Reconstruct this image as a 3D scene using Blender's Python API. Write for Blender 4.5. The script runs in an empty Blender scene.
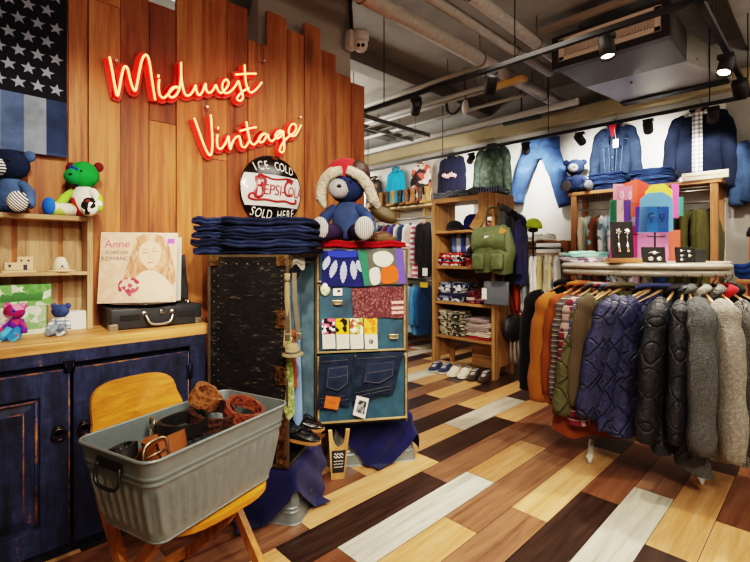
import bpy, bmesh, math, random
from mathutils import Vector, Matrix, noise as mnoise
R=math.radians; PI=math.pi; sin=math.sin; cos=math.cos
rnd=random.Random(7)
scn=bpy.context.scene
COL=scn.collection
# ------------------------------------------------------------------ surveyed viewpoint
F_PX=450.0; CAM_H=1.09; HOR=256.0; YAW=R(45.6)
_sa,_ca=sin(YAW),cos(YAW)
def _ray(px,py):
    r=(px-375)/F_PX; return (r*_sa+_ca, -r*_ca+_sa, -(py-HOR)/F_PX)
def onY(px,py,Y):      # where the sight line through a photo point meets the upright plane y=Y
    x,y,u=_ray(px,py); d=Y/y; return Vector((x*d,Y,CAM_H+u*d))
def onX(px,py,X):
    x,y,u=_ray(px,py); d=X/x; return Vector((X,y*d,CAM_H+u*d))
def onZ(px,py,h=0.0):
    x,y,u=_ray(px,py); d=(h-CAM_H)/u; return Vector((x*d,y*d,h))
def atD(px,py,d):
    x,y,u=_ray(px,py); return Vector((x*d,y*d,CAM_H+u*d))
ORD=['first','second','third','fourth','fifth','sixth','seventh','eighth','ninth','tenth','eleventh','twelfth','thirteenth','fourteenth','fifteenth','sixteenth']
# ------------------------------------------------------------------ colours and materials
def C(h):
    h=h.lstrip('#'); v=[int(h[i:i+2],16)/255 for i in (0,2,4)]
    return tuple([(c/12.92 if c<=.04045 else ((c+.055)/1.055)**2.4) for c in v]+[1.0])
class NM:
    def __init__(s,name):
        s.m=bpy.data.materials.new(name); s.m.use_nodes=True; s.t=s.m.node_tree; s.n=s.t.nodes
        s.b=s.n['Principled BSDF']; s._tc=None
    def link(s,a,b): s.t.links.new(a,b)
    def tc(s,o='Object'):
        if s._tc is None: s._tc=s.n.new('ShaderNodeTexCoord')
        return s._tc.outputs[o]
    def val(s,inp,v):
        if hasattr(v,'links') or isinstance(v,bpy.types.NodeSocket): s.link(v,inp)
        else: inp.default_value=v
    def mapv(s,scale=(1,1,1),rot=(0,0,0),loc=(0,0,0),src=None):
        n=s.n.new('ShaderNodeMapping'); s.link(src or s.tc(),n.inputs['Vector'])
        n.inputs['Scale'].default_value=scale; n.inputs['Rotation'].default_value=rot; n.inputs['Location'].default_value=loc
        return n.outputs[0]
    def noise(s,vec=None,scale=5,detail=3,rough=.55,dist=0):
        n=s.n.new('ShaderNodeTexNoise'); s.link(vec or s.tc(),n.inputs['Vector'])
        n.inputs['Scale'].default_value=scale; n.inputs['Detail'].default_value=detail; n.inputs['Roughness'].default_value=rough; n.inputs['Distortion'].default_value=dist
        return n.outputs['Fac']
    def vor(s,vec=None,scale=5,feat='F1',out='Distance'):
        n=s.n.new('ShaderNodeTexVoronoi'); s.link(vec or s.tc(),n.inputs['Vector']); n.feature=feat
        n.inputs['Scale'].default_value=scale; return n.outputs[out]
    def wave(s,vec=None,scale=5,dist=0,dir='X',prof='SIN',dscale=1,detail=2):
        n=s.n.new('ShaderNodeTexWave'); s.link(vec or s.tc(),n.inputs['Vector']); n.bands_direction=dir; n.wave_profile=prof
        n.inputs['Scale'].default_value=scale; n.inputs['Distortion'].default_value=dist; n.inputs['Detail Scale'].default_value=dscale; n.inputs['Detail'].default_value=detail
        return n.outputs['Fac']
    def ramp(s,fac,stops,const=False):
        n=s.n.new('ShaderNodeValToRGB'); s.link(fac,n.inputs[0]); e=n.color_ramp.elements
        if const: n.color_ramp.interpolation='CONSTANT'
        while len(e)<len(stops): e.new(.5)
        for k,(p,c) in enumerate(stops):
            e[k].position=p; e[k].color=c if len(c)==4 else tuple(c)+(1,)
        return n.outputs[0]
    def mix(s,fac,a,b,mode='MIX'):
        n=s.n.new('ShaderNodeMix'); n.data_type='RGBA'; n.blend_type=mode
        s.val(n.inputs[0],fac); s.val(n.inputs[6],a); s.val(n.inputs[7],b); return n.outputs[2]
    def math(s,op,a,b=0.0,c=0.0):
        n=s.n.new('ShaderNodeMath'); n.operation=op; s.val(n.inputs[0],a); s.val(n.inputs[1],b); s.val(n.inputs[2],c); return n.outputs[0]
    def xyz(s,src=None):
        n=s.n.new('ShaderNodeSeparateXYZ'); s.link(src or s.tc(),n.inputs[0]); return n.outputs
    def attr(s,name='tone',out='Fac'):
        n=s.n.new('ShaderNodeAttribute'); n.attribute_name=name; return n.outputs[out]
    def bump(s,h,strength=.3,dist=.01):
        n=s.n.new('ShaderNodeBump'); s.link(h,n.inputs['Height']); n.inputs['Strength'].default_value=strength; n.inputs['Distance'].default_value=dist
        s.link(n.outputs[0],s.b.inputs['Normal'])
    def out(s,col=None,rough=.6,metal=0,spec=None):
        if col is not None: s.val(s.b.inputs['Base Color'],col)
        s.val(s.b.inputs['Roughness'],rough); s.b.inputs['Metallic'].default_value=metal
        if spec is not None: s.b.inputs['Specular IOR Level'].default_value=spec
        return s.m
def sc(c,k): return (min(1,c[0]*k),min(1,c[1]*k),min(1,c[2]*k),1)
_mc={}
def cached(fn):
    def g(*a,**k):
        key=(fn.__name__,)+tuple(map(str,a))+tuple(sorted((x,str(y)) for x,y in k.items()))
        if key not in _mc: _mc[key]=fn(*a,**k)
        return _mc[key]
    return g
@cached
def plain(h,rough=.5,metal=0,var=.12):
    n=NM('plain_'+h.strip('#')); c=C(h); f=n.noise(scale=14,detail=3)
    return n.out(n.mix(f,sc(c,1-var),sc(c,1+var)),rough,metal)
@cached
def fabric(h,var=.22,scale=22,bump=.25,rough=.9):
    n=NM('fabric_'+h.strip('#')); c=C(h)
    f=n.noise(scale=scale,detail=4); w=n.noise(scale=420,detail=1)
    n.bump(n.math('ADD',n.math('MULTIPLY',f,.6),n.math('MULTIPLY',w,.35)),bump,.012)
    col=n.mix(f,sc(c,1-var),sc(c,1+var)); n.b.inputs['Sheen Weight'].default_value=.08
    return n.out(col,rough,0,.2)
@cached
def denim(h,fade=.5,scale=7):
    n=NM('denim_'+h.strip('#')); c=C(h)
    f=n.noise(scale=scale,detail=5,rough=.65); w=n.wave(n.mapv(rot=(0.3,.4,.78)),scale=230,dist=1.5)
    g=n.ramp(f,[(.32,sc(c,.6)),(.52,c),(.75,sc(c,1+1.4*fade))])
    n.bump(n.math('ADD',n.noise(scale=26,detail=4),n.math('MULTIPLY',w,.15)),.45,.012)
    return n.out(n.mix(n.math('MULTIPLY',w,.35),g,sc(c,.55)),.92,0,.15)
@cached
def quilt(h,size=.085,rough=.48):
    n=NM('quilt_'+h.strip('#')); c=C(h)
    nz=n.noise(scale=4.5,detail=2); x,y,z=n.xyz()
    k=PI/size
    hx=n.math('ADD',n.math('ADD',x,n.math('MULTIPLY',y,.7)),n.math('MULTIPLY',nz,.07))
    a=n.math('ABSOLUTE',n.math('SINE',n.math('MULTIPLY',n.math('ADD',hx,n.math('MULTIPLY',z,.75)),k)))
    b=n.math('ABSOLUTE',n.math('SINE',n.math('MULTIPLY',n.math('SUBTRACT',hx,n.math('MULTIPLY',z,.75)),k)))
    m=n.math('MINIMUM',n.math('POWER',n.math('MULTIPLY',n.math('MINIMUM',a,b),4.0),.7),1.0)
    cr=n.noise(scale=30,detail=5,rough=.65,dist=.8)
    n.bump(n.math('ADD',n.math('MULTIPLY',m,.7),n.math('MULTIPLY',cr,1.3)),1.0,.010)
    return n.out(n.mix(m,sc(c,.5),n.mix(cr,sc(c,.7),sc(c,1.4))),rough,0,.4)
@cached
def sherpa(h,dark=.45,scale=130):
    n=NM('sherpa_'+h.strip('#')); c=C(h); v=n.vor(scale=scale); f=n.noise(scale=9,detail=4); f2=n.noise(scale=260,detail=3)
    n.bump(n.math('ADD',n.math('MULTIPLY',v,-1.0),n.math('MULTIPLY',f2,.8)),.9,.008)
    col=n.mix(n.math('MULTIPLY',v,.9),sc(c,1.15),sc(c,dark)); f3=n.noise(scale=75,detail=3,rough=.7); col=n.mix(n.ramp(f3,[(.40,(0,0,0,1)),(.62,(1,1,1,1))]),n.mix(n.math('MULTIPLY',f,.4),sc(c,.62),sc(c,.5)),col)
    return n.out(col,1,0,.05)
@cached
def tweed(a,b,scale=150):
    n=NM('tweed'); w=n.wave(n.mapv(rot=(0,.9,.6)),scale=scale*.45,dist=7,dscale=3); v=n.noise(scale=scale,detail=3)
    col=n.ramp(n.math('ADD',n.math('MULTIPLY',w,.5),n.math('MULTIPLY',v,.5)),[(.42,C(a)),(.58,C(b))]); n.bump(v,.5,.006)
    return n.out(col,1,0,.05)
@cached
def plaid(base,d1,d2,size=.07,line='#e8e0d0'):
    n=NM('plaid_'+base.strip('#')); x,y,z=n.xyz(); h=n.math('ADD',x,y); k=1/size
    def band(v,ph,lo):
        return n.math('GREATER_THAN',n.math('SINE',n.math('MULTIPLY_ADD',v,k*2*PI,ph)),lo)
    c=n.mix(n.math('MULTIPLY',band(h,0,.15),.6),C(base),C(d1)); c=n.mix(n.math('MULTIPLY',band(z,1,.15),.6),c,C(d2))
    c=n.mix(n.math('MULTIPLY',band(z,2.2,.96),.5),c,C(line))
    n.bump(n.noise(scale=22,detail=4),.25,.012)
    return n.out(c,.92,0,.1)
@cached
def stripes(a,b,freq=60,axis='X',duty=0.0,rough=.9,diag=0):
    n=NM('stripes'); x,y,z=n.xyz(); v={'X':x,'Y':y,'Z':z}[axis]
    if diag: v=n.math('ADD',v,n.math('MULTIPLY',z if axis!='Z' else x,diag))
    s=n.math('GREATER_THAN',n.math('SINE',n.math('MULTIPLY',v,freq*2*PI)),duty)
    n.bump(n.noise(scale=30,detail=3),.2,.01)
    return n.out(n.mix(s,C(a),C(b)),rough,0,.15)
@cached
def patches(cols,scale=12,rough=.85,seedv=0.0,bump=.25):
    n=NM('patches'); k=n.vor(n.mapv(loc=(seedv,seedv*2,seedv)),scale=scale,out='Color')
    sx=n.n.new('ShaderNodeSeparateColor'); n.link(k,sx.inputs[0])
    st=[(i/len(cols),C(c)) for i,c in enumerate(cols)]
    c=n.ramp(sx.outputs[0],st,True); n.bump(n.noise(scale=25,detail=3),bump,.01)
    return n.out(c,rough,0,.2)
@cached
def knit(h,scale=55):
    n=NM('knit_'+h.strip('#')); c=C(h); w=n.wave(scale=scale,dist=2,dir='DIAGONAL',dscale=2); n.bump(w,.7,.008)
    return n.out(n.mix(w,sc(c,.55),sc(c,1.2)),.9,0,.15)
@cached
def wood(h1,h2,h3=None,axis='Z',scale=1.0,rough=.55,knots=True,tone=0.0,bump=.15):
    n=NM('wood'); a,b=C(h1),C(h2); c=C(h3) if h3 else sc(a,.5)
    st={'X':(.55,9,9),'Y':(9,.55,9),'Z':(9,9,.55)}[axis]
    src=n.tc()
    if tone:
        t=n.attr('tone'); vm=n.n.new('ShaderNodeVectorMath'); vm.operation='ADD'; n.link(src,vm.inputs[0])
        cb=n.n.new('ShaderNodeCombineXYZ'); 
        for k in range(3): n.link(n.math('MULTIPLY',t,17.0+k*9),cb.inputs[k])
        n.link(cb.outputs[0],vm.inputs[1]); src=vm.outputs[0]
    v=n.mapv(scale=tuple(x*scale for x in st),src=src)
    g=n.noise(v,scale=2.2,detail=6,rough=.62,dist=.6); fine=n.noise(v,scale=14,detail=4,rough=.7)
    col=n.ramp(n.math('ADD',n.math('MULTIPLY',g,.75),n.math('MULTIPLY',fine,.25)),[(.34,c),(.47,a),(.59,b)])
    if knots:
        kv=n.mapv(scale=tuple((1.2 if x<1 else 4.2)*scale for x in st),src=src); d=n.vor(kv,scale=1.0)
        kn=n.ramp(d,[(.0,(1,1,1,1)),(.08,(.8,.8,.8,1)),(.17,(0,0,0,1))]); col=n.mix(n.math('MULTIPLY',kn,.75),col,sc(c,.35))
    if tone:
        t=n.attr('tone'); k=n.ramp(t,[(0,(1-tone*1.1,1-tone*1.45,1-tone*1.6)),(.5,(1,.97,.93)),(1,(1+tone*.4,1+tone*.6,1+tone*.8))])
        col=n.mix(1.0,col,k,'MULTIPLY')
    n.bump(fine,bump,.004)
    return n.out(col,rough)
@cached
def metal(h,rough=.35,var=.15):
    n=NM('metal_'+h.strip('#')); c=C(h); f=n.noise(scale=18,detail=4)
    return n.out(n.mix(f,sc(c,1-var),sc(c,1+var)),rough,1.0)
def galv(h='#8e9a9c'):
    n=NM('galvanised_steel'); c=C(h); v=n.vor(scale=55,out='Color'); sx=n.n.new('ShaderNodeSeparateColor'); n.link(v,sx.inputs[0])
    f=n.noise(scale=7,detail=5)
    col=n.mix(sx.outputs[0],sc(c,.94),sc(c,1.06)); col=n.mix(n.math('MULTIPLY',f,.5),col,sc(c,.66))
    return n.out(col,.46,.62)
@cached
def glow(h,k,base='#ffffff'):
    n=NM('glow_'+h.strip('#')); n.b.inputs['Emission Color'].default_value=C(h); n.b.inputs['Emission Strength'].default_value=k
    f=n.noise(scale=6,detail=1); return n.out(n.mix(f,C(base),C(base)),.5)
def concrete(h,scale=1.6,var=.35,bump=.3,name='concrete'):
    n=NM(name); c=C(h); f=n.noise(scale=scale,detail=7,rough=.62,dist=.3); g=n.noise(scale=scale*9,detail=5,rough=.7)
    col=n.ramp(n.math('ADD',n.math('MULTIPLY',f,.72),n.math('MULTIPLY',g,.28)),[(.3,sc(c,1-var)),(.5,c),(.7,sc(c,1+var*.7))])
    n.bump(g,bump,.01); return n.out(col,.9,0,.2)
# ------------------------------------------------------------------ mesh builder
class MB:
    def __init__(s):
        s.bm=bmesh.new(); s.tone=s.bm.faces.layers.float.new('tone') ; s.t=0.5; s.mi=0
    def _fin(s,fs,smooth):
        for f in fs: f.smooth=smooth; f.material_index=s.mi; f[s.tone]=s.t
        return s
    def face(s,pts,smooth=False):
        f=s.bm.faces.new([s.bm.verts.new(p) for p in pts]); return s._fin([f],smooth)
    def box(s,c,size,M=None,bev=0,rz=0,taper=1.0):
        M=M or Matrix.Rotation(rz,4,'Z'); c=Vector(c); hx,hy,hz=[v/2 for v in size]
        if bev<=0:
            vs=[s.bm.verts.new(c+(M.to_3x3()@Vector((x*hx*(taper if z>0 else 1),y*hy*(taper if z>0 else 1),z*hz)))) for x in(-1,1) for y in(-1,1) for z in(-1,1)]
            fs=[s.bm.faces.new([vs[i] for i in q]) for q in((0,1,3,2),(4,6,7,5),(0,4,5,1),(2,3,7,6),(0,2,6,4),(1,5,7,3))]
            return s._fin(fs,False)
        b=min(bev,hx,hy,hz)*.999
        tmp=bmesh.new(); bmesh.ops.create_cube(tmp,size=1)
        for v in tmp.verts: v.co=Vector((v.co.x*2*hx,v.co.y*2*hy,v.co.z*2*hz))
        bmesh.ops.bevel(tmp,geom=list(tmp.edges),offset=b,segments=2,affect='EDGES',profile=.6)
        mp={v:s.bm.verts.new(c+M.to_3x3()@v.co) for v in tmp.verts}
        fs=[s.bm.faces.new([mp[v] for v in f.verts]) for f in tmp.faces]
        tmp.free(); return s._fin(fs,True if b>.004 else False)
    def grid(s,fn,nu,nv,cu=False,cv=False,smooth=True):
        g=[[s.bm.verts.new(fn(i/(nu if cu else nu-1),j/(nv if cv else nv-1))) for j in range(nv)] for i in range(nu)]
        fs=[]
        for i in range(nu if cu else nu-1):
            for j in range(nv if cv else nv-1):
                a,b,c,d=g[i][j],g[(i+1)%nu][j],g[(i+1)%nu][(j+1)%nv],g[i][(j+1)%nv]
                try: fs.append(s.bm.faces.new((a,b,c,d)))
                except ValueError: pass
        s._fin(fs,smooth); return g
    def cap(s,vs,smooth=False):
        try: s._fin([s.bm.faces.new(vs)],smooth)
        except ValueError: pass
    def tube(s,pts,r,n=8,closed=False,sx=1.0,sy=1.0,caps=True,smooth=True,up=None):
        pts=[Vector(p) for p in pts]; m=len(pts); rr=r if isinstance(r,(list,tuple)) else [r]*m
        rings=[]; last=None
        for i,p in enumerate(pts):
            if closed: t=pts[(i+1)%m]-pts[i-1]
            else: t=pts[min(i+1,m-1)]-pts[max(i-1,0)]
            if t.length<1e-9: t=Vector((0,0,1))
            t.normalize()
            if up is not None: a=Vector(up)-t*Vector(up).dot(t)
            elif last is None:
                a=Vector((0,0,1)) if abs(t.z)<.9 else Vector((1,0,0)); a=a-t*a.dot(t)
            else: a=last-t*last.dot(t)
            if a.length<1e-6: a=t.orthogonal()
            a.normalize(); last=a; b=t.cross(a)
            rings.append([s.bm.verts.new(p+a*(cos(2*PI*k/n)*rr[i]*sx)+b*(sin(2*PI*k/n)*rr[i]*sy)) for k in range(n)])
        fs=[]
        for i in range(m if closed else m-1):
            A,B=rings[i],rings[(i+1)%m]
            for k in range(n): fs.append(s.bm.faces.new((A[k],A[(k+1)%n],B[(k+1)%n],B[k])))
        s._fin(fs,smooth)
        if caps and not closed: s.cap(rings[0][::-1]); s.cap(rings[-1])
        return s
    def lathe(s,prof,c=(0,0,0),M=None,n=20,smooth=True,sx=1,sy=1):
        M=(M or Matrix()).to_3x3(); c=Vector(c)
        g=[[s.bm.verts.new(c+M@Vector((max(r,1e-4)*cos(2*PI*k/n)*sx,max(r,1e-4)*sin(2*PI*k/n)*sy,z))) for k in range(n)] for r,z in prof]
        fs=[]
        for i in range(len(g)-1):
            for k in range(n): fs.append(s.bm.faces.new((g[i][k],g[i][(k+1)%n],g[i+1][(k+1)%n],g[i+1][k])))
        s._fin(fs,smooth); s.cap(g[0][::-1]); s.cap(g[-1]); return s
    def ball(s,c,r,M=None,n=14,m=10):
        r=(r,r,r) if not isinstance(r,(tuple,list)) else r
        M=(M or Matrix()).to_3x3(); c=Vector(c); g=[]
        for i in range(m+1):
            a=PI*i/m; ra=max(sin(a),.001)
            g.append([s.bm.verts.new(c+M@Vector((r[0]*ra*cos(2*PI*k/n),r[1]*ra*sin(2*PI*k/n),r[2]*cos(a)))) for k in range(n)])
        fs=[]
        for i in range(m):
            for k in range(n): fs.append(s.bm.faces.new((g[i+1][k],g[i+1][(k+1)%n],g[i][(k+1)%n],g[i][k])))
        return s._fin(fs,True)
    def prism(s,pts,h,M=None,smooth=False):
        M=M or Matrix()
        A=[s.bm.verts.new(M@Vector((x,y,0))) for x,y in pts]; B=[s.bm.verts.new(M@Vector((x,y,h))) for x,y in pts]
        n=len(pts); fs=[s.bm.faces.new(A[::-1]),s.bm.faces.new(B)]; s._fin(fs,False)
        return s._fin([s.bm.faces.new((A[i],A[(i+1)%n],B[(i+1)%n],B[i])) for i in range(n)],smooth)
    def ribbon(s,pts,w,th=.003,up=(0,0,1),twist=None):
        pts=[Vector(p) for p in pts]; m=len(pts); rg=[]
        for i,p in enumerate(pts):
            t=(pts[min(i+1,m-1)]-pts[max(i-1,0)]).normalized(); u=Vector(up) if twist is None else Vector(twist[i])
            u=(u-t*u.dot(t)); u=u.normalized() if u.length>1e-6 else t.orthogonal().normalized(); b=t.cross(u)
            rg.append([s.bm.verts.new(p+u*(a*w/2)+b*(q*th/2)) for a,q in((-1,-1),(1,-1),(1,1),(-1,1))])
        fs=[]
        for i in range(m-1):
            for k in range(4): fs.append(s.bm.faces.new((rg[i][k],rg[i][(k+1)%4],rg[i+1][(k+1)%4],rg[i+1][k])))
        s._fin(fs,False); s.cap(rg[0][::-1]); s.cap(rg[-1]); return s
    def text(s,body,size,M,warp=None,align='CENTER',extr=0.0):
        cu=bpy.data.curves.new('t','FONT'); cu.body=body; cu.size=size; cu.align_x=align; cu.align_y='CENTER'; cu.resolution_u=4; cu.extrude=extr
        o=bpy.data.objects.new('t',cu); COL.objects.link(o); dg=bpy.context.evaluated_depsgraph_get(); dg.update()
        me=bpy.data.meshes.new_from_object(o.evaluated_get(dg)); fs=[]
        vs=[s.bm.verts.new(M@(warp(v.co.copy()) if warp else v.co)) for v in me.vertices]
        for p in me.polygons:
            try: fs.append(s.bm.faces.new([vs[i] for i in p.vertices]))
            except ValueError: pass
        bpy.data.objects.remove(o); bpy.data.curves.remove(cu); bpy.data.meshes.remove(me)
        return s._fin(fs,False)
    def jitter(s,a,f=6.0,seed=0.0):
        for v in s.bm.verts:
            v.co+=Vector(mnoise.noise_vector(v.co*f+Vector((seed,seed*1.7,-seed))))*a
        return s
    def build(s,name,mats,parent=None,M=None):
        me=bpy.data.meshes.new(name); bmesh.ops.recalc_face_normals(s.bm,faces=s.bm.faces); s.bm.to_mesh(me); s.bm.free()
        for m in (mats if isinstance(mats,(list,tuple)) else [mats]): me.materials.append(m)
        o=bpy.data.objects.new(name,me); COL.objects.link(o)
        if M is not None: o.matrix_world=M
        if parent is not None: o.parent=parent
        return o
def thing(name,label,cat,loc=(0,0,0),rz=0,group=None,M=None):
    o=bpy.data.objects.new(name,None); COL.objects.link(o); o.empty_display_size=.05
    if M is not None: o.matrix_world=M
    else: o.location=loc; o.rotation_euler=(0,0,rz)
    return tag(o,label,cat,group)
def tag(o,label=None,cat=None,group=None,kind=None):
    if label: o['label']=label
    if cat: o['category']=cat
    if group: o['group']=group
    if kind: o['kind']=kind
    return o
def lint():
    seen={}
    for o in bpy.data.objects:
        l=o.get('label')
        if l:
            n=len(l.split())
            if n>16 or n<4: print('LINT words',n,l)
            if l in seen: print('LINT dup',l)
            seen[l]=1
        elif o.parent is None and o.type in('MESH','EMPTY') and o.get('kind')!='structure': print('LINT nolabel',o.name)
def structure(name,mb,mats):
    o=mb.build(name,mats); o['kind']='structure'; return o
def dup(root,loc=None,rz=None,label=None,group=None,M=None,mats=None):
    r=root.copy(); COL.objects.link(r)
    if M is not None: r.matrix_world=M
    else:
        if loc is not None: r.location=loc
        if rz is not None: r.rotation_euler=(0,0,rz)
    if label: r['label']=label
    if group: r['group']=group
    for ch in list(root.children):
        c=ch.copy(); COL.objects.link(c); c.parent=r
        for g in ch.children:
            d=g.copy(); COL.objects.link(d); d.parent=c
    return r
def spline(pts,k=6,closed=False):
    pts=[Vector(p) for p in pts]; n=len(pts); out=[]
    for i in range(n if closed else n-1):
        if closed: p0,p1,p2,p3=pts[i-1],pts[i],pts[(i+1)%n],pts[(i+2)%n]
        else: p0,p1,p2,p3=pts[max(i-1,0)],pts[i],pts[i+1],pts[min(i+2,n-1)]
        for j in range(k):
            t=j/k; out.append(.5*((2*p1)+(p2-p0)*t+(2*p0-5*p1+4*p2-p3)*t*t+(3*p1-p0-3*p2+p3)*t**3))
    if not closed: out.append(pts[-1])
    return out
def frame(o,x,y,z=None):
    x=Vector(x).normalized(); y=Vector(y); y=(y-x*y.dot(x)).normalized(); z=x.cross(y)
    M=Matrix((x,y,z)).transposed().to_4x4(); M.translation=Vector(o); return M
def T(x,y,z): return Matrix.Translation((x,y,z))
def RX(a): return Matrix.Rotation(a,4,'X')
def RY(a): return Matrix.Rotation(a,4,'Y')
def RZ(a): return Matrix.Rotation(a,4,'Z')
# ------------------------------------------------------------------ camera
cam=bpy.data.cameras.new('camera'); cam.lens=36*F_PX/750; cam.sensor_width=36; cam.shift_y=-(281-HOR)/750; cam.clip_start=.02
co=bpy.data.objects.new('camera',cam); COL.objects.link(co)
co.location=(0,0,CAM_H); co.rotation_euler=(PI/2,0,YAW-PI/2); scn.camera=co
# ------------------------------------------------------------------ setting
WALL_Y=2.29; BACK_X=4.66; CEIL=2.86
FLOORCOLS={'d':('#32241e','#403028','#241914'),'b':('#7d5a44','#8f6a50','#604332'),'t':('#bd9060','#c9a074','#a67a4a'),'w':('#b9b5a6','#c9c5b8','#9a968a'),'m':('#6d4631','#7d543c','#523323'),'l':('#c8a67c','#d0b38a','#b09062')}
KEYS=list(FLOORCOLS)
fmats=[wood(*FLOORCOLS[k],axis='X',scale=1.6,rough=.33,knots=False,tone=.14,bump=.10) for k in KEYS]
known={-4:[(.2,'t'),(1.1,'b'),(2.0,'d'),(2.9,'t')],-3:[(.5,'b'),(1.42,'t'),(2.3,'m'),(3.2,'d')],-2:[(1.0,'d'),(1.92,'t'),(2.83,'d')],-1:[(.56,'t'),(1.45,'w'),(2.365,'b'),(3.28,'t')],0:[(.32,'b'),(1.23,'d'),(2.14,'m'),(3.05,'d')],
 1:[(-.03,'t'),(.88,'b'),(1.79,'t'),(2.70,'d'),(3.6,'b')],2:[(-.3,'d'),(.61,'t'),(1.526,'b'),(2.44,'m'),(3.35,'t')],3:[(.17,'m'),(1.076,'w'),(1.925,'t'),(2.48,'b'),(3.3,'d')],
 4:[(0,'t'),(.91,'d'),(1.76,'b'),(2.62,'m'),(3.5,'t')],5:[(.16,'b'),(1.07,'t'),(1.91,'d'),(2.725,'t'),(3.6,'m')],6:[(.6,'m'),(1.53,'t'),(2.37,'w'),(3.175,'d'),(4.1,'b')],7:[(1.0,'t'),(1.9,'d'),(2.745,'t'),(3.65,'m')],
 8:[(1.3,'t'),(2.24,'b'),(3.15,'d'),(4.0,'t')],9:[(1.85,'d'),(2.77,'t'),(3.66,'d')],10:[(1.4,'t'),(2.30,'b'),(3.21,'d'),(4.1,'t')],11:[(1.9,'m'),(2.6,'d'),(2.95,'t'),(3.8,'b')],12:[(1.7,'d'),(2.65,'w'),(3.49,'t')],13:[(2,'b'),(2.9,'t'),(3.8,'d')],14:[(1.9,'t'),(2.8,'b'),(3.7,'t')],15:[(2,'t'),(3,'d'),(3.9,'b')]}
mb=MB(); W=.16
mb.mi=0
for k in range(-20,36):
    y0=.662+W*k; y1=y0+W; seg=list(known.get(k,[]))
    if not seg:
        x=-2+rnd.random()*.9; last=''
        while x<5: 
            c=rnd.choice([q for q in 'dbbttmlw' if q!=last]); seg.append((x,c)); last=c; x+=.912
    while seg[0][0]>-2: seg.insert(0,(seg[0][0]-.912,rnd.choice([q for q in 'dbtm' if q!=seg[0][1]])))
    while seg[-1][0]<4.0: seg.append((seg[-1][0]+.912,rnd.choice([q for q in 'dbtm' if q!=seg[-1][1]])))
    seg.append((4.72,''))
    for (xa,c),(xb,_) in zip(seg,seg[1:]):
        xa=max(xa,-2.2); xb=min(xb,4.72)
        if xb<=xa: continue
        mb.mi=KEYS.index(c); mb.t=rnd.random(); g=.0012
        mb.face([(xa+g,y0+g,0),(xb-g,y0+g,0),(xb-g,y1-g,0),(xa+g,y1-g,0)])
mb.mi=len(KEYS); mb.box((1.2,1.7,-.03),(7.0,8.9,.05))
structure('floor',mb,fmats+[plain('#241a14',.7)])
# plank wall
planks=[]   # (px right edge, top py or None)
edges=[(-60,None),(-30,None),(0,None),(27,None),(68,None),(88,-30),(120,-20),(149,-40),(176,6),(202,-60),(227,-8),(247.6,5),(267,43),(286.8,14.6),(304,32),(319.7,26),(336,52),(351,75),(363.7,85)]
M_cedar=wood('#9c5a2c','#b27440','#67361a',axis='Z',scale=.8,rough=.55,tone=.34,bump=.3)
mb=MB(); x0=-1.25
xs=[onY(px,200,WALL_Y).x for px,_ in edges]
while x0<xs[0]-.01:
    mb.t=rnd.random(); w=min(.19,xs[0]-x0); mb.box((x0+w/2,WALL_Y+.01,1.43),(w-.003,.022,2.82)); x0+=w
for i in range(1,len(edges)):
    a,b=xs[i-1],xs[i]; top=edges[i][1]
    h=2.80 if top is None else min(2.80,onY((edges[i-1][0]+edges[i][0])/2,top,WALL_Y).z)
    th=.022+.008*(i%3==0); g=.0016
    if top is not None and top<0: h=min(2.8,max(h,2.5))
    if i%2==0 and i<14:
        j=onY(100,110,WALL_Y).z if i%4==0 else 1.5+.12*i%1.1
        for z0,z1 in((0,j-.001),(j+.001,h)):
            mb.t=rnd.random(); mb.box(((a+b)/2,WALL_Y+.021-th/2,(z0+z1)/2),(b-a-g*2,th,z1-z0),bev=.0015)
    else:
        mb.t=rnd.random(); mb.box(((a+b)/2,WALL_Y+.021-th/2,h/2),(b-a-g*2,th,h),bev=.0015)
structure('wall_left',mb,M_cedar)
WEND=xs[-1]
M_conc=concrete('#8f8c86'); M_concw=concrete('#a39a92',1.2,.18,.15,'painted_concrete')
mb=MB(); mb.box(((-1.3+WEND)/2,WALL_Y+.05,1.14),(WEND+1.3-.03,.05,2.26)); mb.box((1.72,WALL_Y+.18,CEIL/2),(.72,.2,CEIL)); structure('trim_partition',mb,M_concw)
mb=MB(); mb.box((BACK_X+.06,1.7,CEIL/2+.05),(.12,9.0,CEIL+.3)); structure('wall_back',mb,concrete('#979590',.9,.30,.2,'grey_wall_concrete'))
mb=MB(); ya=onX(741,150,BACK_X-.01).y; mb.box((BACK_X-.006,(ya+5.6)/2+.1,1.33),(.012,5.6-ya,2.1)); structure('trim_panel',mb,concrete('#d9d8d2',.8,.06,.08,'white_wall_panel'))
mb=MB(); mb.box((BACK_X-.06,1.7,2.50),(.12,8.8,.13)); structure('trim_beam',mb,concrete('#a8997c',1.5,.22,.2,'beam_coating'))
mb=MB(); mb.box((1.2,6.15,CEIL/2),(7.2,.1,CEIL+.2)); structure('wall_far',mb,concrete('#8a8782',.9,.2,.2,'far_wall'))
mb=MB(); mb.box((1.2,-2.6,CEIL/2),(7.2,.1,CEIL+.2)); structure('wall_right',mb,concrete('#b5aa9c',.9,.2,.2,'right_wall'))
mb=MB(); mb.box((-2.1,1.7,CEIL/2),(.1,8.9,CEIL+.2)); structure('wall_front',mb,concrete('#b8a790',.9,.2,.2,'front_wall'))
mb=MB(); mb.box((1.3,1.7,CEIL+.05),(7.0,9.0,.1))
for y in(-1.2,.4,2.9,4.4): mb.box((1.3,y,CEIL-.06),(6.9,.16,.14))
structure('ceiling',mb,concrete('#86817a',1.1,.35,.35,'raw_ceiling_concrete'))
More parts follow.
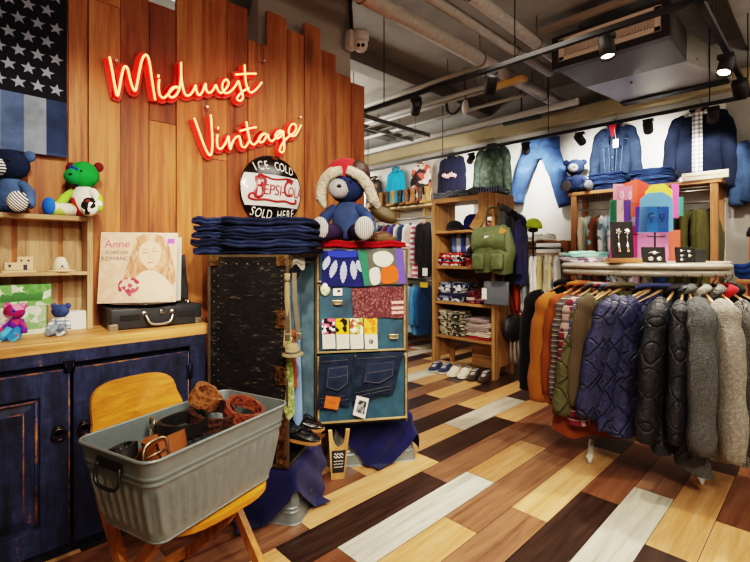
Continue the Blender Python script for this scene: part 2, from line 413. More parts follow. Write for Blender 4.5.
# ------------------------------------------------------------------ flag
fl=thing('denim_flag','American flag sewn from denim, hanging upright on the plank wall','flag',(0,0,0))
FY=WALL_Y-.02
x1=onY(67,50,FY).x; zs=onY(40,98,FY).z; zt=2.42; zb=onY(67,158,FY).z; X0=-.62
def flagw(x,z): return FY-.006*(1+sin(x*14+z*3)*.8)-.004*sin(z*9)
mb=MB(); mb.grid(lambda u,v:(X0+(x1-X0)*u,flagw(X0+(x1-X0)*u,zs+(zt-zs)*v),zs+(zt-zs)*v),26,20); mb.build('star_field',fabric('#16161f',.4,30),fl)
for r in range(9):
    for c in range(11):
        cx=x1-.030-.062*c-(.031 if r%2 else 0)-.008; cz=zs+.045+.064*r
        if cx<X0+.02 or cz>zt-.04 or cx>x1-.034: continue
        pts=[]
        for k in range(10):
            rr=.0265 if k%2==0 else .011; a=PI/2+k*PI/5+.15*((r*3+c)%3-1); pts.append((cx+rr*cos(a),cz+rr*sin(a)))
        vs=[Vector((x,flagw(x,z)-.003,z)) for x,z in pts]; ce=Vector((cx,flagw(cx,cz)-.004,cz))
        mb=MB()
        for k in range(10): mb.face([ce,vs[k],vs[(k+1)%10]])
        mb.build('star',fabric('#8b93a4',.3,60),fl.children[0])
blues=['#5f7ba5','#8b97a8','#3c4a6e','#9aa2ad','#33405f','#7a90b4','#55688e','#b0b8c4']
nst=14; w=(x1-X0)/nst
for k in range(nst):
    zc=zs; first=True
    while zc>zb-.0:
        hgt=[.30,.22,.4,.26][(k*3+int(zc*10))%4] ; z2=max(zb,zc-hgt); a=x1-w*(k+1); b=x1-w*k
        mb=MB(); mb.grid(lambda u,v:(a+(b-a)*u,flagw(a+(b-a)*u,z2+(zc-z2)*v)-.001,z2+(zc-z2)*v),5,6)
        mb.build('stripe_patch',denim(blues[(k*5+int(zc*7))%8],.25),fl); zc=z2
        if z2<=zb+.001: break
mb=MB(); mb.tube([(X0-.05,FY-.01,zt),(onY(73,8,FY).x,FY-.01,zt)],.009); mb.build('rod',plain('#3a2c22',.4),fl)
# ------------------------------------------------------------------ neon sign
NY=WALL_Y-.045
def NP(x,y): return onY(100+x/3.571,40+y/3.571,NY)
W1=[[(33,62),(38,88),(45,125),(52,165),(60,200),(66,185),(74,140),(82,105),(90,95),(98,105),(105,135),(115,170),(124,182),(130,165),(138,120),(148,75),(158,56),(168,58),(176,85),(184,140),(190,180),(196,215)],
[(210,142),(208,168),(212,196),(225,208),(240,196),(254,180),(268,168),(277,171),(262,169),(249,182),(245,198),(255,206),(270,198),(282,175),(288,130),(288,80),(289,130),(295,172),(305,198),(322,195),(335,175),(340,163),(343,180),(350,197),(362,190),(372,165),(376,158),(378,178),(388,190),(402,180),(412,162),(418,176),(430,190),(448,175),(458,155),(450,142),(438,152),(435,172),(445,190),(462,186),(480,168),(492,148),(498,165),(506,190),(509,206),(500,218),(488,212),(494,198),(512,182),(530,172)],
[(515,90),(517,130),(523,168),(535,188),(550,182),(564,168),(576,152)],[(482,125),(510,122),(556,121)],[(208,126),(207,134)]]
W2=[[(335,280),(348,315),(362,355),(378,395),(390,412),(397,403),(400,370),(398,320),(394,268)],[(418,338),(416,360),(420,385),(432,388),(446,370),(457,345),(460,370),(464,390),(470,370),(482,350),(495,345),(500,360),(505,380),(518,382),(532,360)],
[(521,292),(527,330),(535,363),(548,374),(563,360),(578,340),(590,335),(577,337),(566,352),(570,366),(584,360),(597,338),(601,352),(612,362),(627,348),(645,325),(632,328),(624,342),(630,352),(644,345),(652,325),(655,355),(656,388),(650,402),(640,396),(645,378),(660,357),(676,343),(692,330),(699,313),(692,300),(680,305),(672,325),(678,342),(694,342),(706,325),(716,305)],[(498,326),(525,318),(556,312)],[(420,312),(420,319)]]
neon=thing('neon_sign','red-glowing neon sign in cursive script on the plank wall','neon sign',(0,0,0))
for nm,word in(('lettering',W1),('lettering',W2)):
    mb=MB(); mr=MB(); mk=MB()
    for st in word:
        p=spline([NP(x,y) for x,y in st],5)
        mb.tube([q+Vector((0,-.006,0)) for q in p],.0044,8)
        mr.tube([q+Vector((0,.006,0)) for q in p],.0072,8)
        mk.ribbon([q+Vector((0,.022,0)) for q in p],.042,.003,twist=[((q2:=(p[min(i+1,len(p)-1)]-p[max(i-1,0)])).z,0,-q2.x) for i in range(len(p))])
    o=mb.build(nm,glow('#ffb766',2.6,'#ffd9a0'),neon); mr.build('tube_base',glow('#ff1a0c',3.2,'#ff3020'),o)
    mk.build('halo_backing',glow('#ff2414',.24,'#9a3020'),neon)  # clear backing built red and glowing, standing in for the halo on the planks
mb=MB()
for px,py in((115,62),(262,62),(205,108),(298,118)):
    p=onY(px,py,WALL_Y-.02); mb.tube([p,p+Vector((0,-.03,0))],.006,8)
mb.build('standoff',metal('#c0c0c0',.3),neon)
# ------------------------------------------------------------------ sideboard
CT=.785; CF=1.94; CX1=.862; CX0=-1.15
M_blue=None
def worn_blue():
    n=NM('worn_blue_paint'); f=n.noise(n.mapv((9,9,1.2)),scale=1.6,detail=8,rough=.72,dist=.5); g=n.noise(scale=24,detail=6,rough=.75)
    s=n.math('ADD',n.math('MULTIPLY',f,.62),n.math('MULTIPLY',g,.38))
    col=n.ramp(s,[(.30,C('#0f1016')),(.42,C('#191c2a')),(.54,C('#282f4c')),(.61,C('#333c5e')),(.63,C('#7a4f2c')),(.72,C('#96633a'))])
    n.bump(g,.35,.004); return n.out(col,.55,0,.3)
M_blue=worn_blue()
M_edge=wood('#a5703f','#c08a52','#5a3a24',axis='X',scale=1.2,rough=.6)
M_rub=NM('rubbed_edge'); _f=M_rub.noise(scale=16,detail=7,rough=.8); M_rub=M_rub.out(M_rub.ramp(_f,[(.46,C('#27335c')),(.55,C('#8a5932')),(.68,C('#b57c45'))]),.6)
cab=thing('sideboard','worn blue painted wooden sideboard with panelled doors under the counter','sideboard',(0,0,0))
mb=MB(); mb.box(((CX0+CX1)/2,(CF+WALL_Y)/2+.01,(CT-.04)/2),(CX1-CX0-.03,WALL_Y-CF-.04,CT-.04)); mb.build('carcass',M_blue,cab)
zr=onY(68,362,CF).z
mb=MB(); mb.box(((CX0+CX1)/2,CF-.004,CT-.055),(CX1-CX0-.03,.02,.05),bev=.004); mb.build('top_rail',M_blue,cab)
sx=onY(70,400,CF).x; dx1=onY(187,380,CF).x
def door(xa,xb,hs):
    z0,z1=.06,CT-.10; f=.085
    mb=MB(); y=CF-.012
    mb.box(((xa+xb)/2,y+.010,(z0+z1)/2),(xb-xa-.004,.012,z1-z0))
    for c,s in((((xa+f/2+.002),z0+(z1-z0)/2),(f,z1-z0)),(((xb-f/2-.002),z0+(z1-z0)/2),(f,z1-z0)),(((xa+xb)/2,z1-f/2),(xb-xa-2*f,f)),(((xa+xb)/2,z0+f/2),(xb-xa-2*f,f))):
        mb.box((c[0],y,c[1]),(s[0],.022,s[1]),bev=.003)
    d=mb.build('door',M_blue,cab)
    mb=MB(); a,b,c,e=xa+f+.012,xb-f-.012,z0+f+.012,z1-f-.012; k=.035
    O=[(a,c),(b,c),(b,e),(a,e)]; I=[(a+k,c+k),(b-k,c+k),(b-k,e-k),(a+k,e-k)]
    for i in range(4):
        p,q=O[i],O[(i+1)%4]; r_,s_=I[(i+1)%4],I[i]
        mb.face([(p[0],y+.003,p[1]),(q[0],y+.003,q[1]),(r_[0],y-.006,r_[1]),(s_[0],y-.006,s_[1])])
    mb.face([(x,y-.006,z) for x,z in I]); mb.build('raised_panel',M_blue,d)
    mb=MB()
    for (p,q) in((O[0],O[3]),(O[3],O[2]),(O[1],O[2])):
        mb.tube([(p[0],y-.004,p[1]),(q[0],y-.004,q[1])],.0045,6)
    for p,q in ((I[0],I[3]),(I[3],I[2]),(I[2],I[1])): mb.tube([(p[0],y-.004,p[1]),(q[0],y-.004,q[1])],.003,6)
    mb.tube([(xb-.003,y-.009,z0),(xb-.003,y-.009,z1)],.003,6); mb.tube([(xa,y-.009,z1),(xb,y-.009,z1)],.003,6)
    mb.build('worn_moulding',M_rub,d)
    hx=(xb-.035) if hs>0 else (xa+.035); hz=onY(57,432,CF).z
    mb=MB(); mb.lathe([(0,0),(.017,0),(.015,.006),(.007,.008),(.006,.016),(0,.017)],(hx,y-.012,hz+.012),RX(PI/2),14)
    h=mb.build('handle',metal('#3a3330',.4),d)
    mb=MB(); mb.tube([(hx+.020*cos(a),y-.026-.004*sin(a),hz+.020*sin(a)) for a in [2*PI*i/20 for i in range(20)]],.0048,8,closed=True); mb.build('ring',metal('#4a3f3a',.35),h)
    return d
door(sx-.62,sx-.004,1); door(sx+.004,dx1,-1); door(CX0+.02,sx-.63,-1)
mb=MB(); mb.box(((dx1+CX1)/2-.005,CF-.008,.37),(CX1-dx1-.02,.024,.70),bev=.003); mb.build('stile',M_blue,cab)
p=onY(69,366,CF-.02); mb=MB(); mb.box(p,(.035,.012,.05),bev=.004); mb.tube([p+Vector((-.012,-.008,.012)),p+Vector((-.01,-.012,-.018)),p+Vector((.01,-.012,-.018)),p+Vector((.012,-.008,.012))],.004,6); mb.build('latch',metal('#2c2d38',.5),cab)
for z in(.60,.18):
    mb=MB(); mb.box((dx1+.002,CF-.022,z),(.030,.005,.06),bev=.002); mb.tube([(dx1+.002,CF-.026,z-.034),(dx1+.002,CF-.026,z+.034)],.005,8)
    for dz in(-.02,.02): mb.ball((dx1-.009,CF-.025,z+dz),.0028); mb.ball((dx1+.013,CF-.025,z+dz),.0028)
    mb.build('hinge',metal('#2f3348',.55),cab)
mb=MB(); mb.box(((CX0+CX1+.03)/2,(CF-.02+WALL_Y)/2-.003,CT-.018),(CX1-CX0+.03,WALL_Y-CF+.005,.036),bev=.004)
tag(mb.build('worktop',wood('#c08a52','#d8a468','#93602f',axis='X',scale=1.1,rough=.45)),'long honey-coloured plank worktop along the plank wall','worktop')
# ------------------------------------------------------------------ crate shelf on the counter
CRF=2.165; CRB=2.283; CRT=1.253
crx=onY(93,300,CRF).x; crl=-.75
M_crate=wood('#a98a68','#c3a682','#75593f',axis='X',scale=1.3,rough=.75,tone=.22)
M_crateV=wood('#a98a68','#c3a682','#75593f',axis='Z',scale=1.3,rough=.75,tone=.22)
cr=thing('wooden_crate_shelf','weathered open wooden crate used as shelf on the worktop','shelf',(0,0,0))
mb=MB(); mb.t=.6; mb.box((crx-.010,(CRF+CRB)/2,(CT+CRT)/2+.001),(.02,CRB-CRF,CRT-CT-.002),bev=.001); mb.build('side_panel',M_crateV,cr)
mb=MB(); mb.box((crl+.01,(CRF+CRB)/2,(CT+CRT)/2+.001),(.02,CRB-CRF,CRT-CT-.002)); mb.build('side_panel',M_crateV,cr)
mb=MB(); mb.t=.35; mb.box(((crl+crx)/2-.0,(CRF+CRB)/2,CRT-.009),(crx-crl-.041,CRB-CRF,.018)); mb.build('top_board',M_crate,cr)
zm=onY(45,272,CRF).z
mb=MB(); mb.t=.7; mb.box(((crl+crx)/2,(CRF+CRB)/2-.002,zm-.008),(crx-crl-.041,CRB-CRF-.012,.014)); mb.build('shelf_board',M_crate,cr)
mb=MB(); xs2=[crl+.02]
for px in(14,60): xs2.append(onY(px,250,CRB).x)
xs2.append(crx-.02); xs2=[xs2[0],xs2[0]+.30]+xs2[1:]
for i in range(len(xs2)-1):
    mb.t=rnd.random(); mb.box(((xs2[i]+xs2[i+1])/2,CRB-.004,(CT+CRT)/2),(xs2[i+1]-xs2[i]-.018,.006,CRT-CT-.03))
mb.t=.5; mb.box(((xs2[-2]+xs2[-1])/2+.02,CRB-.008,CT+.22),(.10,.004,.30))
mb.build('back_slats',M_crateV,cr)
# ------------------------------------------------------------------ plush toys
def toy(name,label,loc,rz,s,head,muzzle,body,armm,pad,ear,cat='plush toy',legm=None,lying=0,hat=None,group=None,spread=1.0,pad2=None,headtilt=0,eye='#161616'):
    t=thing(name,label,cat,loc,rz,group)          # faces local -y, sitting with base at z=0
    legm=legm or armm
    mb=MB(); mb.ball((0,0,.105*s),(.075*s,.066*s,.105*s)); mb.build('body',body,t)
    hz=.27*s
    mb=MB(); mb.ball((0,-.008*s,hz),(.092*s,.082*s,.085*s),RX(headtilt)); h=mb.build('head',head,t)
    mb=MB(); mb.ball((-.028*s,-.062*s,hz-.018*s),(.055*s,.045*s,.05*s)); mb.build('muzzle',muzzle,h)
    for sgn in(-1,1):
        mb=MB(); mb.ball((sgn*.085*s,.008*s,hz+.052*s),(.032*s,.018*s,.032*s)); mb.build('ear',ear,h)
        mb=MB(); mb.tube(spline([(sgn*.055*s,-.01*s,.165*s),(sgn*.10*s,-.03*s,.12*s),(sgn*.115*s,-.06*s,.065*s),(sgn*.11*s,-.075*s,.045*s)],4),[.026*s]*4+[.030*s]*4+[.034*s]*4+[.02*s],10); mb.build('arm',armm,t)
        mb=MB(); mb.tube([(sgn*.045*s,-.03*s,.042*s),(sgn*.085*s*spread,-.10*s,.042*s),(sgn*.10*s*spread,-.135*s,.045*s)],[.042*s,.042*s,.040*s],12); l=mb.build('leg',legm,t)
        mb=MB(); mb.ball((sgn*.105*s*spread,-.15*s,.055*s),(.047*s,.026*s,.055*s),RZ(sgn*.35)); mb.build('foot',(pad2 or pad) if sgn>0 else pad,l)
    mb=MB()
    for sgn in(-1,1): mb.ball((sgn*.032*s,-.085*s,hz+.012*s),.0075*s,n=8,m=6)
    mb.ball((-.02*s,-.106*s,hz-.012*s),(.012*s,.008*s,.009*s),n=8,m=6); mb.build('face',plain(eye,.3),h)
    return t
D1,D2,D3=denim('#2b3a5c',.4),denim('#4c6690',.5),denim('#232e4a',.3)
STR=stripes('#e8e8e4','#232a40',95,'X',0,.9,.5)
zt=CRT
p=onY(12,205,2.20); toy('toy_bear','large denim patchwork bear with striped feet sitting on crate shelf',(p.x,2.232,zt),R(-32),.70,D3,stripes('#e9e9e6','#20263c',95,'Z'),D2,D2,stripes('#eceae6','#232a40',95,'X',0,.9,.9),D2)
RB=patches(['#1f8a38','#229a44','#24489c','#1b2e7e','#141424','#228c3c'],scale=15); RB2=patches(['#e8e4da','#e8e4da','#c8322c','#e2ddd2','#b8b4aa'],scale=14,seedv=2.)
p=onY(85,205,2.20); toy('toy_bear','colourful patchwork sock bear with green head and blue foot on crate',(p.x,2.215,zt),R(-42),.66,RB,patches(['#1f9a3c','#2bbd53','#189048'],scale=8,seedv=4.),RB2,patches(['#e8e4da','#9ed24a','#e8e4da'],scale=16,seedv=1.),patches(['#2b6fd8','#2b6fd8','#e8e4da','#1c1c1c'],scale=5,seedv=3.1),patches(['#6a1f1f','#7a2da0'],scale=9),legm=patches(['#e8e4da','#dcd8ce','#e8e4da','#b7d66a'],scale=20,seedv=6.),spread=1.15,pad2=patches(['#f0ece4','#1c1a1a','#f0ece4','#1c1a1a','#7a3030'],scale=60))
# sock dolls standing on the worktop in front of the boxes
def doll(label,loc,rz,s,hm,bm_,lm):
    t=thing('sock_doll',label,'doll',loc,rz)
    mb=MB(); mb.ball((0,0,.095*s),(.036*s,.03*s,.045*s)); mb.build('body',bm_,t)
    mb=MB(); mb.ball((0,-.004,.165*s),(.055*s,.045*s,.046*s)); h=mb.build('head',hm,t)
    for g in(-1,1):
        mb=MB(); mb.ball((g*.045*s,0,.20*s),(.02*s,.013*s,.02*s)); mb.build('ear',hm,h)
        mb=MB(); mb.tube([(g*.03*s,0,.115*s),(g*.06*s,-.02*s,.07*s),(g*.065*s,-.03*s,.045*s)],[.014*s,.015*s,.018*s],8); mb.build('arm',bm_,t)
        mb=MB(); mb.tube([(g*.02*s,-.01*s,.06*s),(g*.03*s,-.05*s,.028*s),(g*.035*s,-.085*s,.028*s)],[.026*s,.027*s,.026*s],10); mb.build('leg',lm,t)
    mb=MB()
    for g in(-1,1): mb.ball((g*.018*s,-.046*s,.172*s),.006*s,n=8,m=6)
    mb.build('face',plain('#1a1a1a',.3),h)
p=onY(15,300,2.09); doll('pink swirl sock doll with red and blue feet on the worktop',(p.x,p.y,CT),R(-35),.62,patches(['#c84f8e','#6a3aa0','#e58ab4','#5aa0d0','#a02060'],scale=34),patches(['#e5b0c8','#c04070','#7030a0'],scale=30,seedv=2.),patches(['#3a8ac8','#d84050','#5ab0d8','#e8e8f0'],scale=22,seedv=5.))
p=onY(61,300,2.10); doll('slate blue and white sock doll slumped on the worktop',(p.x,p.y,CT),R(-38),.56,denim('#44598f',.3),stripes('#dfe4e8','#93a5b8',60,'Z'),patches(['#dfe6ea','#8a9aa5','#c6ccd0','#56606a'],scale=26,seedv=3.))
# boxes in the crate
def carton(label,xa,xb,z0,z1,y0,y1,face,top):
    mb=MB(); mb.box(((xa+xb)/2,(y0+y1)/2,(z0+z1)/2),(xb-xa,y1-y0,z1-z0),bev=.0015); o=mb.build('carton',face); tag(o,label,'box',None); return o
GR=patches(['#5f9a50','#6fa860','#cfdcc8','#e2e8dc','#77ae68'],scale=48); GR2=patches(['#e2e8dc','#d3dfcf','#a6c49e','#e2e8dc','#8cba84'],scale=48,seedv=7.)
bz=onY(30,306,2.19).z; bt=onY(20,285,2.19).z; bx=onY(51,300,2.19).x
carton('green and white carton lying topmost of two in the crate',bx-.30,bx,bz+.0005,bt,2.185,2.272,GR,GR)
carton('pale green carton under the darker green one in the crate',bx-.32,bx-.015,CT+.0005,bz,2.185,2.272,GR2,GR2)
for (zz0,zz1,nm) in((bz+.02,bt-.012,'a'),(CT+.02,bz-.012,'b')):
    mb=MB(); xx=bx-.24
    while xx<bx-.035:
        w_=rnd.uniform(.012,.03); h_=rnd.uniform(.008,.02); mb.ball((xx,2.1838,zz0+.012+h_*.4),(w_*.6,.0012,h_)); xx+=w_*.9
    mb.box((bx-.13,2.1842,zz0+.006),(.20,.001,.012))
    mb.build('printed_band',plain('#3f7a3c' if nm=='a' else '#86b07e',.7),[o for o in bpy.data.objects if o.name.startswith('carton')][0 if nm=='a' else 1])
xa,xb=onY(64,320,2.19).x,onY(87,320,2.19).x
tag(MB().box(((xa+xb)/2,2.225,CT+.038),(xb-xa,.075,.075),bev=.003).build('carton',patches(['#eceee9','#eceee9','#dfe6dc','#6d9e6e'],scale=20,seedv=1.2)),'small white carton with green mark by the crate side','box')
# incense huts on the middle shelf
PY=plain('#dcbf9c',.8); 
p=onY(20,272,CRF); q=onY(41,272,CRF); hz0=zm-.001
t=thing('pueblo_hut_ornament','small tan adobe house ornament on the crate shelf','ornament',(p.x,2.21,hz0))
MB().box((0,0,.004),(.105,.06,.008),bev=.002).build('base',PY,t)
MB().box((.02,.008,.035),(.05,.035,.052),bev=.003).build('tower',PY,t)
MB().box((-.024,.0,.024),(.040,.036,.03),bev=.003).build('room',PY,t)
mb=MB(); mb.box((.02,-.010,.020),(.012,.003,.02)); 
for x in(.008,.03): mb.box((x,-.010,.046),(.006,.003,.007))
mb.box((-.028,-.019,.026),(.008,.003,.01)); mb.build('openings',plain('#3a3550',.8),t)
p=onY(63,272,CRF)
t=thing('tipi_ornament','small pale tipi ornament standing on the crate shelf','ornament',(p.x,2.212,hz0))
mb=MB(); mb.lathe([(.052,0),(.052,.006),(.03,.009)],n=16); mb.build('base',PY,t)
mb=MB(); mb.lathe([(.038,.008),(.016,.055),(.008,.060)],n=16); mb.build('tent',patches(['#e8d6bc','#efe3cf','#e8d6bc','#b0563a'],scale=30),t)
mb=MB(); mb.prism([(-.008,0),(.008,0),(0,.022)],.004,T(0,-.032,.009)@RX(PI/2-.35)); mb.build('opening',plain('#241c18',.8),t)
# ------------------------------------------------------------------ portable record player, records
LX0,LX1,LY=.505,.872,2.03
BLK=plain('#23262b',.5,0,.3); SIL=metal('#b9b7b0',.3)
rp=thing('record_player','black suitcase record player open on the worktop end','record player',((LX0+LX1)/2,LY,CT),R(-4))
w=LX1-LX0; dp=.225; hgt=.088
MB().box((0,dp/2,hgt/2+.001),(w,dp,hgt),bev=.008).build('case',BLK,rp)
mb=MB(); mb.box((0,dp/2,hgt+.001),(w-.03,dp-.03,.004)); mb.build('deck_plate',plain('#2d2f33',.35),rp)
mb=MB(); mb.box((.0,dp-.008,hgt+.115),(w,.02,.22),M=RX(-.22),bev=.006); ld=mb.build('lid',BLK,rp)
mb=MB(); mb.lathe([(0,0),(.10,0),(.10,.007),(0,.008)],(-.03,.108,hgt+.004),n=36); pl=mb.build('platter',plain('#4a4a4c',.4),rp)
mb=MB(); mb.tube([(.115,.17,hgt+.006),(.115,.17,hgt+.030)],.014,12); mb.tube(spline([(.115,.185,hgt+.03),(.112,.13,hgt+.034),(.09,.075,hgt+.030),(.07,.055,hgt+.026)],4),.0045,8); mb.box((.066,.05,hgt+.022),(.016,.026,.012),rz=.6,bev=.003); mb.build('tonearm',plain('#1b1b1d',.3),rp)
for x in(.145,.15):
    mb=MB(); mb.lathe([(0,0),(.011,0),(.010,.014),(0,.015)],(x-.01,.04 if x<.148 else .085,hgt+.003),n=14); mb.build('knob',SIL,rp)
mb=MB(); mb.tube(spline([(-.055,-.004,.062),(-.052,-.018,.05),(-.038,-.026,.024),(0,-.028,.017),(.038,-.026,.024),(.052,-.018,.05),(.055,-.004,.062)],5),.006,8)
mb.ball((-.056,-.003,.064),(.014,.006,.010)); mb.ball((.056,-.003,.064),(.014,.006,.010)); mb.build('carry_handle',SIL,rp)
mb=MB(); mb.lathe([(0,0),(.013,0),(.010,.006),(0,.007)],(.012,0,.066),RX(PI/2),14); mb.box((.012,-.006,.066),(.008,.006,.018)); mb.build('clasp',SIL,rp)
for s in(-1,1):
    mb=MB(); mb.box((s*(w/2-.014),-.0015,.014),(.030,.006,.026),bev=.002); mb.box((s*(w/2+.001),.014,.014),(.005,.028,.026),bev=.002)
    for dx in(-.006,.006): mb.ball((s*(w/2-.014)+dx,-.006,.018),.0025,n=6,m=5)
    mb.build('corner_guard',metal('#a39a88',.4),rp)
mb=MB()
mb.bm.free()
for x in(-.11,.11): MB().box((x,-.001,.05),(.075,.004,.022),bev=.001).build('speaker_slot',plain('#111214',.8),rp)
M_rec=rp.matrix_basis
t=thing('vinyl_record','black vinyl record lying on the turntable platter','record',(rp.location.x-.025,rp.location.y+.111,CT+hgt+.0135))
mb=MB(); mb.lathe([(0,0),(.138,0),(.139,.001),(.138,.002),(0,.002)],n=48); mb.build('disc',plain('#121214',.2),t)
mb=MB(); mb.lathe([(0,.002),(.047,.002),(.047,.0026),(0,.0026)],n=28); mb.build('centre_label',plain('#c8a58c',.6),t)
mb=MB(); mb.tube([(0,0,.002),(0,0,.012)],.0035,8); mb.build('spindle',SIL,t)
# album sleeves: square cards with printed portrait drawn as flat shapes
def sleeve(o,xdir,tilt,s,label,portrait):
    x=Vector(xdir).normalized(); n=Vector((0,0,1)).cross(x); up=Vector((0,0,1))*cos(tilt)-n*-sin(tilt)
    M=frame(o,x,up); 
    t=thing('album_sleeve',label,'record sleeve',M=M)
    MB().box((0,s/2,-.002),(s,s,.004)).build('card',plain('#d6c4ae' if portrait else '#b8b2a4',.5),t)
    if not portrait: return
    def blob(name,pts,z,col,close=True):
        mb=MB(); c=Vector((sum(p[0] for p in pts)/len(pts),sum(p[1] for p in pts)/len(pts),0))
        sp=spline([(a,b,z) for a,b in pts],5,True); vs=[Vector((min(max(v.x,-s/2+.002),s/2-.002),min(max(v.y,.002),s-.002),z)) for v in sp]
        mb.face(vs); return mb.build(name,col,t)
    k=s/70.
    def Q(px,py): return ((px-135)*k,(304-py)*k)
    soft=NM('soft_print'); f=soft.noise(scale=14,detail=4); soft=soft.out(soft.ramp(f,[(.3,C('#dcc4ac')),(.5,C('#d6ab90')),(.7,C('#e2ceba'))]),.5)
    hair=NM('printed_hair'); f=hair.noise(hair.mapv((30,9,9)),scale=1.2,detail=5,dist=1.5); hair=hair.out(hair.ramp(f,[(.3,C('#94583c')),(.48,C('#bd8464')),(.66,C('#d9ae90'))]),.5)
    blob('printed_ground',[Q(101,236),Q(169,236),Q(169,303),Q(101,303)],.0006,soft)
    blob('printed_hair',[Q(131,240),Q(143,235),Q(156,238),Q(163,250),Q(167,266),Q(170,282),Q(160,290),Q(146,286),Q(132,292),Q(122,284),Q(124,270),Q(128,255)],.0011,hair)
    blob('printed_face',[Q(136,248),Q(144,242),Q(152,246),Q(155,256),Q(152,266),Q(146,271),Q(139,266),Q(135,257)],.0016,plain('#dfb699',.5,0,.06))
    blob('printed_shoulder',[Q(134,278),Q(146,272),Q(160,280),Q(168,296),Q(150,303),Q(132,298)],.0015,plain('#e2c2a8',.5,0,.08))
    blob('printed_flowers',[Q(118,284),Q(128,279),Q(137,285),Q(132,296),Q(120,297)],.0018,patches(['#b85462','#dcbcae','#a8404e','#d8b4a6'],scale=60))
    mb=MB(); 
    for a,b in((140.5,255),(149,253.5)): mb.tube([(Q(a-2.6,b)+(.0022,)),(Q(a,b-1)+(.0022,)),(Q(a+2.6,b)+(.0022,))],.0011,5)
    for a,b in((140.5,251.5),(149,250)): mb.tube([(Q(a-3,b+.6)+(.002,)),(Q(a,b-.6)+(.002,)),(Q(a+3,b+.2)+(.002,))],.0007,5)
    mb.tube([Q(145,255)+(.002,),Q(144.3,260)+(.002,),Q(146,261)+(.002,)],.0006,5); mb.build('printed_eyes',plain('#543830',.5),t)
    mb=MB(); mb.tube(spline([Q(142.5,265)+(.002,),Q(145.3,264.2)+(.002,),Q(148.6,264.4)+(.002,)],4),.0016,6); mb.build('printed_lips',plain('#a8443f',.5),t)
    mb=MB(); mb.text('Anne',.046,T(*Q(115,246),.002)); mb.build('lettering',plain('#c2556a',.5),t)
    mb=MB(); mb.text('FOREVER',.022,T(*Q(115,254.5),.002)); mb.build('lettering',plain('#5a534e',.5),t); mb=MB(); mb.text('ROMANCE',.025,T(*Q(115,260.5),.002)); mb.build('lettering',plain('#5a534e',.5),t)
    MB().box((*Q(164,242.5),.001),(.03,.022,.002)).build('price_sticker',plain('#a24bb0',.5),t)
zb_=CT+hgt+.018
a=atD(136,304,1.93); sleeve((a.x,a.y-.015,zb_),(.86,-.51,0),.16,.305,'cream album sleeve with portrait of a fair-haired woman on the turntable',True)
sleeve((a.x+.055,a.y+.055,zb_-.002),(.88,-.47,0),.13,.29,'pale record sleeve mostly hidden behind the portrait sleeve',False)
# ------------------------------------------------------------------ wooden folding chair with tub of belts
M_ply=wood('#b8741c','#cc8c2c','#8f5614',axis='X',scale=1.0,rough=.38,knots=False)
M_leg=wood('#9c6426','#b67a34','#6b4218',axis='Z',scale=1.5,rough=.45,knots=False)
CA=R(12)
ch=thing('folding_chair','honey plywood folding chair carrying a steel tub of belts','chair',(.530,1.345,0),CA)
# local: x along width, -y is front
SH=.415
def seat(u,v):
    x=(u-.5)*.40; y=.17-v*.40; 
    k=1-.25*max(0,(v-.72)/.28)**2-.04*(1-v)
    return Vector((x*k,y,SH-.010*cos(x*7)*sin(PI*min(1,v*1.1))))
mb=MB(); out=[]
for i in range(40):
    a=2*PI*i/40; c,s=cos(a),sin(a); e=.5 if s>0 else .64
    out.append((.19*abs(c)**e*(1 if c>0 else -1),-.015+.205*abs(s)**e*(1 if s>0 else -1)))
mb.prism(out,.016,T(0,0,SH-.018)); mb.build('seat',M_ply,ch)
bw=.305; bz0,bz1=.47,.688
pts=[]
for i in range(48):
    a=2*PI*i/48; c,s=cos(a),sin(a); e=.48
    pts.append((bw/2*abs(c)**e*(1 if c>0 else -1)*(1-.08*(s>0)),(bz0+bz1)/2+(bz1-bz0)/2*abs(s)**e*(1 if s>0 else -1)))
def backpt(x,z,off): return Vector((x,.215+.05*(z-bz0)/.2-.03*(1-(x/.16)**2)*-1+off,z))
mb=MB(); A=[mb.bm.verts.new(backpt(x,z,0)) for x,z in pts]; B=[mb.bm.verts.new(backpt(x,z,.013)) for x,z in pts]
c0=mb.bm.verts.new(backpt(0,(bz0+bz1)/2,0)); c1=mb.bm.verts.new(backpt(0,(bz0+bz1)/2,.013)); fs=[]
for i in range(48):
    j=(i+1)%48; fs+= [mb.bm.faces.new((A[i],A[j],c0)),mb.bm.faces.new((B[j],B[i],c1)),mb.bm.faces.new((A[i],B[i],B[j],A[j]))]
mb._fin(fs,False); mb.build('backrest',M_ply,ch)
for s in(-1,1):
    mb=MB(); mb.ribbon([(s*.160,.225,.56),(s*.178,.10,.405),(s*.185,-.205,.0)],.034,.02,up=(0,1,.4)); mb.build('leg',M_leg,ch)
    mb=MB(); mb.ribbon([(s*.140,-.12,SH-.02),(s*.150,.0,.24),(s*.152,.27,.0)],.032,.02,up=(0,1,-.4)); mb.build('leg',M_leg,ch)
mb=MB(); mb.box((0,-.13,.105),(.35,.016,.03)); mb.build('stretcher',M_leg,ch); mb=MB(); mb.box((0,.22,.055),(.29,.016,.03)); mb.build('stretcher',M_leg,ch)
mb=MB()
for s in(-1,1): mb.tube([(s*.140,.02,.25),(s*.205,.02,.25)],.007,8)
mb.build('pivot_bolt',metal('#6b6258',.4),ch)
